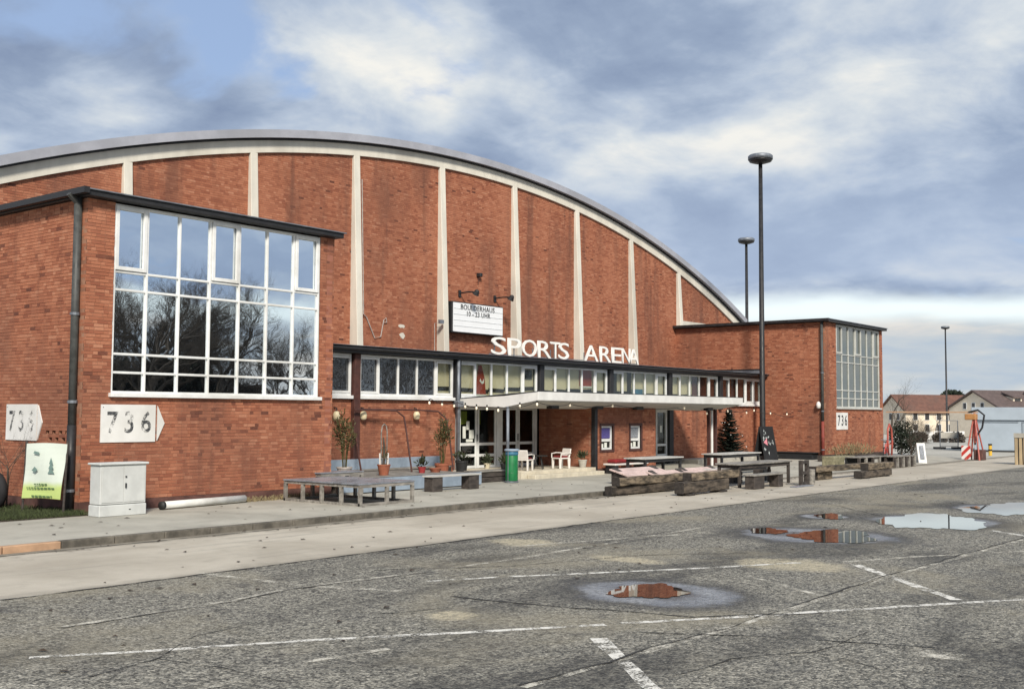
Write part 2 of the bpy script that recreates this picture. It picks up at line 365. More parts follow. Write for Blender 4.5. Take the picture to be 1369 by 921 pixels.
# ------------------------------------------------------------------ object helpers
def link(o, parent=None):
    COL.objects.link(o)
    if parent is not None: o.parent = parent
    return o
def tag(o, label=None, cat=None, group=None, kind=None):
    if label: o['label'] = label
    if cat: o['category'] = cat
    if group: o['group'] = group
    if kind: o['kind'] = kind
    return o
def thing(name, label, cat, loc=(0, 0, 0), rz=0.0, group=None):
    o = bpy.data.objects.new(name, None); o.empty_display_size = 0.2
    o.location = loc; o.rotation_euler = (0, 0, rz); link(o)
    return tag(o, label, cat, group)
class MB:
    def __init__(s): s.v = []; s.f = []; s.smooth = False
    def add(s, vs, fs):
        k = len(s.v); s.v += [tuple(q) for q in vs]; s.f += [tuple(i+k for i in f) for f in fs]; return s
    def box(s, x0, x1, y0, y1, z0, z1, M=None):
        vs = [Vector(q) for q in ((x0, y0, z0), (x1, y0, z0), (x1, y1, z0), (x0, y1, z0), (x0, y0, z1), (x1, y0, z1), (x1, y1, z1), (x0, y1, z1))]
        if M is not None: vs = [M @ q for q in vs]
        return s.add(vs, [(0, 3, 2, 1), (4, 5, 6, 7), (0, 1, 5, 4), (1, 2, 6, 5), (2, 3, 7, 6), (3, 0, 4, 7)])
    def beam(s, a, b, w, h, upv=(0, 0, 1)):
        a = Vector(a); b = Vector(b); d = (b-a).normalized(); u = Vector(upv)
        if abs(d.dot(u)) > 0.97: u = Vector((0, 1, 0))
        sx = d.cross(u).normalized(); u = sx.cross(d)
        c = [sx*(i*w/2)+u*(j*h/2) for i, j in ((-1, -1), (1, -1), (1, 1), (-1, 1))]
        return s.add([a+q for q in c]+[b+q for q in c], [(3, 2, 1, 0), (4, 5, 6, 7), (0, 1, 5, 4), (1, 2, 6, 5), (2, 3, 7, 6), (3, 0, 4, 7)])
    def tube(s, pts, r, n=8, cap=True):
        pts = [Vector(q) for q in pts]; rr = r if isinstance(r, (list, tuple)) else [r]*len(pts)
        rings = []; u = None
        for i, q in enumerate(pts):
            d = (pts[min(i+1, len(pts)-1)]-pts[max(i-1, 0)]).normalized()
            if u is None:
                u = Vector((0, 0, 1)) if abs(d.z) < 0.9 else Vector((1, 0, 0))
            u = (u-d*u.dot(d)).normalized(); v = d.cross(u)
            rings.append([q+(u*math.cos(2*math.pi*k/n)+v*math.sin(2*math.pi*k/n))*rr[i] for k in range(n)])
        vs = [q for rg in rings for q in rg]; fs = []
        for i in range(len(pts)-1):
            for k in range(n): fs.append((i*n+k, i*n+(k+1) % n, (i+1)*n+(k+1) % n, (i+1)*n+k))
        if cap: fs += [tuple(range(n-1, -1, -1)), tuple((len(pts)-1)*n+k for k in range(n))]
        return s.add(vs, fs)
    def lathe(s, prof, c=(0, 0, 0), n=20):
        c = Vector(c); vs = []; fs = []
        for r, z in prof:
            for k in range(n): vs.append(c+Vector((r*math.cos(2*math.pi*k/n), r*math.sin(2*math.pi*k/n), z)))
        for i in range(len(prof)-1):
            for k in range(n): fs.append((i*n+k, i*n+(k+1) % n, (i+1)*n+(k+1) % n, (i+1)*n+k))
        fs += [tuple(range(n-1, -1, -1)), tuple((len(prof)-1)*n+k for k in range(n))]
        return s.add(vs, fs)
    def prism(s, poly, fn, d0, d1):
        """poly: 2-D outline; fn(u, v, d) -> 3-D"""
        n = len(poly)
        vs = [fn(u, v, d0) for u, v in poly]+[fn(u, v, d1) for u, v in poly]
        fs = [tuple(range(n)), tuple(range(2*n-1, n-1, -1))]+[(i, i+n, (i+1) % n+n, (i+1) % n) for i in range(n)]
        return s.add(vs, fs)
    def build(s, name, m, parent=None, loc=None, rot=None, bev=0.0, smooth=False, fix=True):
        me = bpy.data.meshes.new(name); me.from_pydata([tuple(q) for q in s.v], [], s.f)
        if fix:
            b = bmesh.new(); b.from_mesh(me); bmesh.ops.recalc_face_normals(b, faces=b.faces); b.to_mesh(me); b.free()
        me.materials.append(MAT[m]); 
        if smooth: me.polygons.foreach_set('use_smooth', [True]*len(me.polygons))
        o = bpy.data.objects.new(name, me); link(o, parent)
        if loc is not None: o.location = loc
        if rot is not None: o.rotation_euler = rot
        if bev:
            md = o.modifiers.new('bevel', 'BEVEL'); md.width = bev; md.segments = 1; md.limit_method = 'ANGLE'
        return o
def box(name, m, x0, x1, y0, y1, z0, z1, parent=None, bev=0.0):
    return MB().box(x0, x1, y0, y1, z0, z1).build(name, m, parent, bev=bev)
def copy_tree(o, parent=None):
    c = o.copy(); COL.objects.link(c); c.parent = parent
    for ch in list(o.children): copy_tree(ch, c)
    return c
def text_mesh(body, size, extrude=0.004, spacing=1.0, sx=1.0, bold=0.0):
    cu = bpy.data.curves.new('lettering', 'FONT'); cu.body = body; cu.size = size; cu.extrude = extrude
    cu.align_x = 'CENTER'; cu.align_y = 'CENTER'; cu.space_character = spacing; cu.resolution_u = 3; cu.offset = bold
    o = bpy.data.objects.new('lettering', cu); COL.objects.link(o)
    me = bpy.data.meshes.new_from_object(o.evaluated_get(bpy.context.evaluated_depsgraph_get()))
    bpy.data.objects.remove(o)
    if sx != 1.0:
        for v in me.vertices: v.co.x *= sx
    return me
def lettering(name, body, size, m, parent, loc, rot, **kw):
    me = text_mesh(body, size, **kw); me.materials.clear(); me.materials.append(MAT[m])
    o = bpy.data.objects.new(name, me); link(o, parent); o.location = loc; o.rotation_euler = rot
    return o
FRONT = (math.pi/2, 0, 0)                 # text on a face that looks to -Y
LEFT = (math.pi/2, 0, -math.pi/2)         # text on a face that looks to -X

# ------------------------------------------------------------------ brickwork
CR = 0.0755; BL = 0.22; BH = 0.104; BT = 0.0645; JT = 0.011
def brick_rows(W, z0, z1, holes, top=None, dark=0.03):
    """'wild' bond: list of (u0, u1, z0, z1, tone) on a W wide wall"""
    out = []; r = 0; z = z0
    tone_row = 0
    while z < z1-0.03:
        zc = z+BT/2
        cuts = sorted([(a, b) for a, b, c, d in holes if c-0.02 < zc < d+0.02])
        segs = []; u = 0.0
        for a, b in cuts:
            if a > u+0.03: segs.append((u, a))
            u = max(u, b)
        if W > u+0.03: segs.append((u, W))
        pat = [BL, BL, BH] if r % 3 else [BL, BH]; bias = random.gauss(0, 0.05)
        for a, b in segs:
            k = random.randrange(len(pat)); u = a-(random.random()*0.2 if r % 2 else 0.125)
            while u < b-0.02:
                L = pat[k % len(pat)]; k += 1
                s, e = max(u, a), min(u+L, b)
                if e-s > 0.03 and (top is None or z < top((s+e)/2)):
                    t = min(0.95, max(0.24, random.betavariate(3.6, 3.2)+bias)); clus = max(0.0, 0.45+math.sin(s*1.1+2*math.sin(z*0.8+1))*math.sin(z*1.7+s*0.4))
                    q = random.random()
                    if q < dark*clus*1.6: t = random.random()*0.17
                    elif q < dark*clus*3: t = 0.2+random.random()*0.1
                    elif q > 0.97: t = 0.9
                    out.append((s, e, z, min(z+BT, z1), t))
                u += L+JT
        z += CR; r += 1
    return out
def bricks_mesh(name, bricks, to3, parent, depth=0.02):
    """one joined mesh of bricks; to3(u, z, d) maps wall coordinates (d = depth into the wall)"""
    n = len(bricks)
    b = np.array(bricks); pr = RNG.uniform(-0.003, 0.002, n)
    u0, u1, z0, z1, t = b.T
    vs = np.zeros((n, 8, 3))
    ux, o = np.array(to3(1, 0, 0))-np.array(to3(0, 0, 0)), np.array(to3(0, 0, 0))
    uz = np.array(to3(0, 1, 0))-o; ud = np.array(to3(0, 0, 1))-o
    for i, (uu, zz, dd) in enumerate(((u0, z0, pr), (u1, z0, pr), (u1, z1, pr), (u0, z1, pr), (u0, z0, pr+depth), (u1, z0, pr+depth), (u1, z1, pr+depth), (u0, z1, pr+depth))):
        vs[:, i] = o+np.outer(uu, ux)+np.outer(zz, uz)+np.outer(dd, ud)
    F = np.array([(0, 1, 2, 3), (1, 5, 6, 2), (4, 0, 3, 7), (3, 2, 6, 7), (4, 5, 1, 0)])
    if np.dot(np.cross(ux, uz), ud) > 0: F = F[:, ::-1]
    fs = (F[None]+(np.arange(n)*8)[:, None, None]).reshape(-1)
    me = bpy.data.meshes.new(name)
    me.vertices.add(n*8); me.vertices.foreach_set('co', vs.reshape(-1))
    me.loops.add(n*20); me.loops.foreach_set('vertex_index', fs.astype(np.int32))
    me.polygons.add(n*5); me.polygons.foreach_set('loop_start', np.arange(0, n*20, 4, dtype=np.int32))
    me.update(calc_edges=True); me.polygons.foreach_set('use_smooth', [False]*(n*5))
    at = me.attributes.new('tone', 'FLOAT', 'FACE'); at.data.foreach_set('value', np.repeat(t, 5).astype(np.float32))
    me.materials.append(MAT['brick'])
    ob = bpy.data.objects.new(name, me); link(ob, parent); return tag(ob, kind='stuff')
BRICK_VAR = {}
def brick_object(L, tone, loc, left, parent):
    key = (round(L, 3), int(tone*9), left)
    if key not in BRICK_VAR:
        mb = MB(); d = 0.02
        mb.box(0, L, 0, d, 0, BT) if not left else mb.box(0, d, -L, 0, 0, BT)
        o = mb.build('brick', 'brick'); me = o.data; bpy.data.objects.remove(o)
        at = me.attributes.new('tone', 'FLOAT', 'FACE'); at.data.foreach_set('value', [tone]*len(me.polygons))
        BRICK_VAR[key] = me
    o = bpy.data.objects.new('brick', BRICK_VAR[key]); link(o, parent); o.location = loc; return o
def wall_sheet(name, W, z0, z1, holes, to3, parent, m='mortar', thick=0.24, d0=0.0075):
    """mortar wall body with real openings and reveals"""
    us = sorted({0.0, W, *[max(0, min(W, q)) for h in holes for q in h[:2]]}); zs = sorted({z0, z1, *[max(z0, min(z1, q)) for h in holes for q in h[2:]]})
    mb = MB()
    inside = lambda u, z: any(a < u < b and c < z < d for a, b, c, d in holes)
    for i in range(len(us)-1):
        for j in range(len(zs)-1):
            uc, zc = (us[i]+us[i+1])/2, (zs[j]+zs[j+1])/2
            if inside(uc, zc): continue
            for d in (d0, d0+thick):
                q = [to3(us[i], zs[j], d), to3(us[i+1], zs[j], d), to3(us[i+1], zs[j+1], d), to3(us[i], zs[j+1], d)]
                mb.add(q, [(0, 1, 2, 3)])
    for a, b, c, e in holes:
        a, b = max(0, a), min(W, b)
        for (p, q) in (((a, c), (b, c)), ((b, c), (b, e)), ((b, e), (a, e)), ((a, e), (a, c))):
            mb.add([to3(p[0], p[1], d0), to3(q[0], q[1], d0), to3(q[0], q[1], d0+thick), to3(p[0], p[1], d0+thick)], [(0, 1, 2, 3)])
    for (p, q) in (((0, z0), (0, z1)), ((W, z0), (W, z1)), ((0, z1), (W, z1))):
        mb.add([to3(p[0], p[1], d0), to3(q[0], q[1], d0), to3(q[0], q[1], d0+thick), to3(p[0], p[1], d0+thick)], [(0, 1, 2, 3)])
    return mb.build(name, m, parent)
def fr(X0, Y0):  # front face (looks to -Y): u along +X
    return lambda u, z, d: (X0+u, Y0+d, z)
def lf(X0, Y0):  # left face (looks to -X): u runs towards -Y, starting at the back Y0
    return lambda u, z, d: (X0+d, Y0-u, z)

# ================================================================== THE SETTING
SW = 0.12     # pavement height
PUDS = []
def ell(px0, px1, py0, py1):
    a = G(px0, (py0+py1)/2); b = G(px1, (py0+py1)/2); c = G((px0+px1)/2, py0); d = G((px0+px1)/2, py1)
    return a, b, c, d
for (px0, px1, py0, py1) in ((745, 1005, 772, 815), (975, 1205, 699, 734), (1155, 1345, 683, 711), (1062, 1140, 684, 697), (1270, 1400, 668, 692)):
    a, b, c, d = ell(px0, px1, py0, py1); cc = (a+b+c+d)/4
    PUDS.append((cc.x, cc.y, max(abs(b.x-a.x), 0.6)*0.5, max(abs(b.y-a.y), abs(c.y-d.y))*0.5))
SANDY = []
for (px0, px1, py0, py1) in ((800, 880, 735, 762), (960, 1150, 742, 768), (640, 760, 715, 735), (560, 650, 815, 832)):
    a, b, c, d = ell(px0, px1, py0, py1); cc = (a+b+c+d)/4
    SANDY.append((cc.x, cc.y, max(abs(b.x-a.x), 0.6)*0.5, max(abs(b.y-a.y), abs(c.y-d.y))*0.5))
asphalt_mat(PUDS, SANDY)

def ground():
    # one big sheet that reaches the horizon and falls a little towards the far houses
    xs = [-1500, -300, -60, 0, 40, 90, 140, 200, 260, 400, 1800]; ys = [-1500, -300, -60, 0, 20, 40, 80, 150, 300, 1800]
    def zz(x, y): return -0.03-1.45*max(0.0, min(1.0, (x-90)/110.0))
    vs = [(x, y, zz(x, y)) for y in ys for x in xs]; n = len(xs)
    fs = [(j*n+i, j*n+i+1, (j+1)*n+i+1, (j+1)*n+i) for j in range(len(ys)-1) for i in range(n-1)]
    tag(MB().add(vs, fs).build('ground', 'yard'), 'pale worn concrete yard running out to the houses', kind='structure')
    def sheet(name, m, x0, x1, y0, y1, z, label):
        return tag(MB().add([(x0, y0, z), (x1, y0, z), (x1, y1, z), (x0, y1, z)], [(0, 1, 2, 3)]).build(name, m), label, kind='structure')
    park = sheet('car_park', 'asphalt', -60, 89, -70, 13.37, 0.0, 'rough grey car park surface with worn white lines and puddles')
    road = sheet('road', 'road', -60, 89, 13.37, 17.75, 0.002, 'smooth beige roadway strip between car park and pavement')
    # pavement: raised behind the kerb, running out level with the road beyond X = 31
    xs = [-60, 0, 8, 27, 28.5, 30, 32, 40, 62.5]; ys = [17.75, 18.6, 20.5, 32.0]
    def pz(x, y):
        k = max(0, min(1, (x-28.0)/3.5)); r = min(1, (y-17.75)/2.75)
        return SW*(1-k)+(0.006+(SW-0.006)*r)*k
    vs = [(x, y, pz(x, y)) for y in ys for x in xs]; n = len(xs)
    fs = [(j*n+i, j*n+i+1, (j+1)*n+i+1, (j+1)*n+i) for j in range(len(ys)-1) for i in range(n-1)]
    pv = tag(MB().add(vs, fs).build('pavement', 'pavement'), 'grey pavement along the arena front', kind='structure')
    # kerb stones, 1 m each
    x = -3.0; i = 0
    while x < 30.5:
        h = SW+0.006 if x < 27 else SW*max(0.08, 1-(x-27)/4.0)
        m = 'kerb_orange' if 7.0 < x < 9.2 else 'kerb_stone'
        box('kerb_stone', m, x+0.008, x+0.992, 17.60+random.uniform(-.008, .008), 17.74, -0.05, h+random.uniform(-.006, .004), pv, bev=0.012)
        x += 1.0
    # gutter seam beside the kerb
    def strip(name, m, pts, w, z, parent, jit=0.0):
        mb = MB(); P3 = [Vector((q.x, q.y, 0)) for q in pts]
        if jit:
            Q = []
            for a, b in zip(P3[:-1], P3[1:]):
                n = max(2, int((b-a).length/0.35))
                for k in range(n): Q.append(a.lerp(b, k/n)+Vector((random.gauss(0, jit), random.gauss(0, jit), 0)))
            P3 = Q+[P3[-1]]; w = [w*(random.uniform(0.35, 1.3) if jit > 0.01 else random.uniform(0.8, 1.12)) for _ in P3]
        L = []
        for i, q in enumerate(P3):
            d = (P3[min(i+1, len(P3)-1)]-P3[max(i-1, 0)]).normalized(); nrm = Vector((-d.y, d.x, 0))
            ww = w[i] if isinstance(w, list) else w
            L.append((q+nrm*ww/2, q-nrm*ww/2))
        vs = [Vector((p.x, p.y, z)) for ab in L for p in ab]
        fs = [(2*i, 2*i+1, 2*i+3, 2*i+2) for i in range(len(P3)-1)]
        return mb.add(vs, fs).build(name, m, parent)
    g = lambda *a: [G(x, y) for x, y in a]
    strip('gutter_seam', 'joint_dark', [Vector((-5, 17.35, 0)), Vector((10, 17.33, 0)), Vector((31, 17.3, 0))], 0.05, 0.006, road)
    # painted lines on the car park
    for pts, w, m in (
        (((40, 879), (215, 869), (415, 856), (684, 842), (809, 835)), 0.11, 'line_paint'),
        (((830, 833), (1000, 824), (1104, 817), (1369, 801), (1500, 793)), 0.12, 'line_paint'),
        (((800, 853), (877, 925)), 0.17, 'line_paint'),
        (((1141, 754), (1279, 802)), 0.15, 'line_paint'),
        (((570, 777), (684, 770.5), (899, 761.5), (1070, 752)), 0.12, 'line_paint'),
        (((1130, 751), (1224, 744), (1369, 737), (1480, 731)), 0.13, 'line_faint'),
        (((1324, 709), (1369, 716), (1400, 721)), 0.16, 'line_paint'),
        (((699, 919), (849, 876), (1014, 828), (1184, 772), (1369, 721)), 0.10, 'line_faint'),
        (((85, 838), (310, 803), (390, 786), (570, 764), (684, 748), (944, 704)), 0.12, 'line_faint'),
        (((265, 766), (400, 782), (535, 790)), 0.16, 'line_faint'),
        (((270, 922), (350, 900), (410, 885), (520, 867)), 0.10, 'line_faint'),
        (((684, 731), (800, 722), (944, 712)), 0.14, 'line_faint'),
        (((-40, 800), (0, 803.5), (60, 797)), 0.3, 'line_faint'),
        (((1215, 871), (1290, 879)), 0.35, 'line_faint'),
        (((-30, 917), (90, 924)), 0.28, 'line_faint'),
        (((1000, 770), (1110, 800), (1180, 770)), 0.10, 'line_faint')):
        strip('painted_line', m, g(*pts), w, 0.004, park, 0.006)
    for pts, w in (
        (((699, 917), (849, 873.5), (1014, 825.5), (1184, 770), (1369, 718.5)), 0.035),
        (((600, 797), (694, 807), (809, 815), (924, 825), (1099, 819.5)), 0.05),
        (((85, 839.5), (310, 804.5), (390, 787.5), (570, 765.5)), 0.04),
        (((850, 845), (1000, 850), (1140, 858), (1250, 866)), 0.03),
        (((500, 762), (684, 757), (860, 742), (1000, 739)), 0.035),
        (((1000, 657), (1200, 662), (1369, 653)), 0.05),
        (((0, 803), (400, 751), (820, 695.5), (1240, 640.8)), 0.07),
        (((120, 905), (210, 880), (260, 850), (330, 835)), 0.022), (((210, 880), (300, 893), (380, 912)), 0.018), (((900, 905), (980, 880), (1090, 872), (1160, 845)), 0.02),
        (((1090, 872), (1180, 895), (1300, 905)), 0.018), (((420, 815), (520, 820), (600, 812)), 0.022), (((1180, 690), (1100, 672), (980, 668)), 0.03)):
        strip('joint', 'joint_dark', g(*pts), w, 0.007, park, 0.018)
ground()

# puddles
def puddle(px0, px1, py0, py1, label, seed, tilt=0.0):
    a, b, c, d = ell(px0, px1, py0, py1); cc = (a+b+c+d)/4
    ex = (b-a)*0.5; ey = (c-d)*0.5; r = random.Random(seed); ph = [r.uniform(0, 6.28) for _ in range(5)]
    vs = []
    NP = 220; jag = [r.gauss(0, 1) for _ in range(NP)]; jag = [(jag[i-1]+jag[i]+jag[(i+1) % NP])/3 for i in range(NP)]
    for k in range(NP):
        t = 2*math.pi*k/NP
        q = 1+0.13*math.sin(2*t+ph[0])+0.10*math.sin(3*t+ph[1])+0.07*math.sin(5*t+ph[2])+0.05*math.sin(9*t+ph[3])+0.035*math.sin(14*t+ph[4])+0.02*math.sin(23*t+ph[1])+0.015*jag[k]
        p = cc+ex*math.cos(t)*q+ey*math.sin(t)*q; vs.append((p.x-cc.x, p.y-cc.y, 0))
    tag(MB().add(vs, [tuple(range(NP))]).build('puddle', 'water', loc=(cc.x, cc.y, 0.010)), label, 'puddle', 'rain puddles on the car park')
puddle(822, 912, 780, 801, 'small puddle mirroring red brick inside the widest silt ring', 3)
puddle(1003, 1050, 706, 714, 'thin sliver of puddle beside the puddle that mirrors window bars', 9)
puddle(1058, 1172, 709, 725, 'long puddle mirroring brick and white window bars', 5)
puddle(1178, 1312, 687, 708, 'broad bright puddle mirroring the pale sky', 11)
puddle(1298, 1420, 671, 689, 'large bright puddle at the far side of the sky-mirroring puddles', 14)
puddle(1092, 1128, 686.5, 694, 'smallest puddle, alone in its own dark ring', 17)

# ================================================================== BUILDINGS
def grid_window(name, parent, X0, Y0, cols, zs, sashes, glass, frame='white_frame', sill=True):
    """white bar grid; cols = x edges, zs = z edges; panes are sub-parts"""
    mb = MB(); b = 0.026
    x0, x1 = cols[0], cols[-1]; z0, z1 = zs[0], zs[-1]
    for x in cols[1:-1]: mb.box(x-b, x+b, Y0, Y0+0.09, z0+0.05, z1-0.05)
    for z in zs[1:-1]: mb.box(x0+0.05, x1-0.05, Y0+0.006, Y0+0.084, z-b, z+b)
    mb.box(x0, x0+0.055, Y0-0.012, Y0+0.1, z0, z1); mb.box(x1-0.055, x1, Y0-0.012, Y0+0.1, z0, z1)
    mb.box(x0+0.055, x1-0.055, Y0-0.011, Y0+0.1, z1-0.06, z1); mb.box(x0+0.055, x1-0.055, Y0-0.011, Y0+0.1, z0, z0+0.06)
    if sill: mb.box(x0-0.05, x1+0.05, Y0-0.13, Y0-0.012, z0-0.075, z0+0.012)
    fo = mb.build(name, frame, parent, bev=0.006)
    nz = len(zs)-1
    for i in range(len(cols)-1):
        for j in range(nz):
            a, c, e, g = cols[i], cols[i+1], zs[j], zs[j+1]
            w2, h2 = (c-a)/2, (g-e)/2
            po = MB().box(-w2, w2, -0.004, 0.004, -h2, h2).build('pane', glass, fo, loc=((a+c)/2, Y0+0.055, (e+g)/2), fix=False)
            po.rotation_euler = (rad(random.uniform(-.22, .22)), 0, rad(random.uniform(-.22, .22)))
            if (i, j) in sashes:
                s = MB(); k = 0.085; q = 0.034
                for bx in ((a+q, a+q+k, e+q, g-q), (c-q-k, c-q, e+q, g-q)): s.box(bx[0], bx[1], Y0-0.03, Y0+0.04, bx[2], bx[3])
                for bz in ((e+q, e+q+k), (g-q-k, g-q)): s.box(a+q+k, c-q-k, Y0-0.029, Y0+0.04, bz[0], bz[1])
                s.build('opening_sash', frame, fo, bev=0.006)
    return fo
def roof_slab(parent, x0, x1, y0, y1, z, th=0.125, ov=0.24):
    r = MB().box(x0-ov*0.5, x1+ov*0.5, y0-ov, y1, z, z+th).build('roof', 'black_metal', parent, bev=0.012)
    g = MB().box(x0-ov*0.5-0.05, x1+ov*0.5+0.05, y0-ov-0.05, y1, z+th, z+th+0.025).build('roof_edge', 'zinc', parent)
    box('roof_felt', 'roof_tar', x0-ov*0.4, x1+ov*0.4, y0-ov*0.9, y1, z+th+0.025, z+th+0.035, parent)
    return r
YF, YL, YG = 22.1, 25.6, 30.62
WT = 6.93
COLS = lambda x0: [x0+i*0.859 for i in range(8)]
ZR = [2.69, 3.16, 3.57, 5.00, 5.40, 6.91]

def wing(x0, x1, winx, label, glass, front_sign):
    t = thing('brick_wing', label, 'building', (0, 0, 0))
    W = x1-x0; cols = COLS(winx)
    wh = (cols[0]-x0, cols[-1]-x0, ZR[0]-0.06, ZR[-1]+0.02)
    holesF = [wh]
    bF = brick_rows(W, 0.36, WT, holesF, None, 0.06 if front_sign else 0.03); toF = fr(x0, YF)
    vents = []
    if front_sign:
        for r_ in range(3):
            for c_ in range(5 if r_ != 1 else 4):
                yy = 23.50-c_*0.27-(0.12 if r_ == 1 else 0)
                zz = 0.36+CR*(15+2*r_)
                vents.append((YG-yy-0.075, YG-yy+0.075, zz-0.005, zz+0.077))
    DL = YG-YF; toL = lf(x0, YG)
    bL = brick_rows(DL, 0.36, WT, vents)
    wall_sheet('front_wall', W, 0.0, WT, [wh], toF, t); wall_sheet('side_wall', DL-0.26, 0.0, WT, vents, toL, t)
    wall_sheet('far_wall', DL, 0.0, WT, [], lambda u, z, d: (x1-0.26+d, YG-u+0.26-0.26, z), t, 'hall_wall', 0.2)
    box('floor_slab', 'interior_dark', x0+0.3, x1-0.3, YF+0.3, YG-0.1, 0.0, 0.14, t)
    box('inner_wall', 'interior_dark', x0+0.28, x1-0.28, YG-0.3, YG-0.05, 0.15, WT-0.02, t)
    if front_sign:     # the bricks that show largest are objects of their own
        cand = []
        for b in bF:
            if abs(b[1]-b[0]-BL) < 1e-4 or abs(b[1]-b[0]-BH) < 1e-4: cand.append((math.dist((x0+b[0], YF, b[2]), (0, 0, 2.3)), 0, b))
        for b in bL:
            if abs(b[1]-b[0]-BL) < 1e-4 or abs(b[1]-b[0]-BH) < 1e-4: cand.append((math.dist((x0, YG-b[0], b[2]), (0, 0, 2.3))*1.12, 1, b))
        cand.sort(key=lambda q: q[0])
        pick = cand[:300]
        for _, s, b in pick:
            if s == 0: brick_object(b[1]-b[0], b[4], (x0+b[0], YF+random.uniform(-.003, .002), b[2]), False, t)
            else: brick_object(b[1]-b[0], b[4], (x0+random.uniform(-.003, .002), YG-b[0], b[2]), True, t)
        ps = {id(q[2]) for q in pick}
        bF = [b for b in bF if id(b) not in ps]; bL = [b for b in bL if id(b) not in ps]
    bricks_mesh('front_brickwork', bF, toF, t); bricks_mesh('side_brickwork', bL, toL, t)
    MB().box(x0-0.012, x1+0.012, YF-0.012, YF+0.01, 0.0, 0.352).box(x0-0.012, x0+0.01, YF+0.01, YG, 0.0, 0.352).build('plinth', 'plinth', t)
    grid_window('grid_window', t, 0, YF+0.03, cols, ZR, {(0, 4), (3, 4), (6, 4)}, glass, 'white_frame' if front_sign else 'grey_frame')
    roof_slab(t, x0, x1, YF, YG, WT+0.01)
    return t
lw = wing(12.94, 20.10, 13.60, 'brick wing whose white grid window mirrors bare trees, utility cabinet before it', 'mirror_glass', True)
rw = wing(52.72, 60.50, 54.05, 'brick wing with greenish grid window behind the tall lamp post', 'pale_glass', False)
# blinds of the far wing hang behind its glass; downpipes
def downpipe(parent, x, y, z0, z1, r, m, m2=None, zs=None):
    MB().tube([(x, y, zs or z0), (x, y, z1)], r, 10).build('downpipe', m, parent, smooth=True)
    if m2: MB().tube([(x, y, z0), (x, y, zs)], r*1.12, 10).build('downpipe_foot', m2, parent, smooth=True)
    mb = MB()
    for z in (z0+0.5, z0+2.4, z0+4.3):
        if z < z1: mb.tube([(x, y, z-0.03), (x, y, z+0.03)], r*1.25, 10)
    mb.build('pipe_clamp', 'zinc', parent)
downpipe(lw, 12.84, 22.33, 0.1, WT, 0.085, 'dark_pipe', 'black_metal', 2.0)
MB().tube([(12.62, 22.33, WT+0.07), (12.84, 22.33, WT-0.12)], 0.07, 8).build('gutter_outlet', 'dark_pipe', lw)
MB().beam((12.70, 21.75, WT+0.10), (12.70, YG, WT+0.10), 0.13, 0.13).build('gutter', 'black_metal', lw)
downpipe(rw, 52.63, 22.25, 0.1, WT, 0.07, 'dark_pipe', 'red_primer', 2.0)
MB().beam((52.48, 21.8, WT+0.10), (52.48, YG, WT+0.10), 0.13, 0.13).build('gutter', 'black_metal', rw)
# flashing strip where the link roof meets the far wing, and its wall lamp
MB().beam((52.69, 25.5, 4.46), (52.69, 30.5, 4.46), 0.05, 0.34).build('flashing', 'zinc', rw)
MB().beam((52.68, 25.5, 4.64), (52.68, 30.5, 4.64), 0.09, 0.05).build('flashing_cap', 'black_metal', rw)
p = onX(1096, 541, 52.72)
MB().lathe([(0.02, -0.2), (0.10, -0.16), (0.12, 0.0), (0.08, 0.12), (0.03, 0.16)], (52.56, p.y, p.z), 12).build('wall_lamp', 'plastic_white', rw, smooth=True)

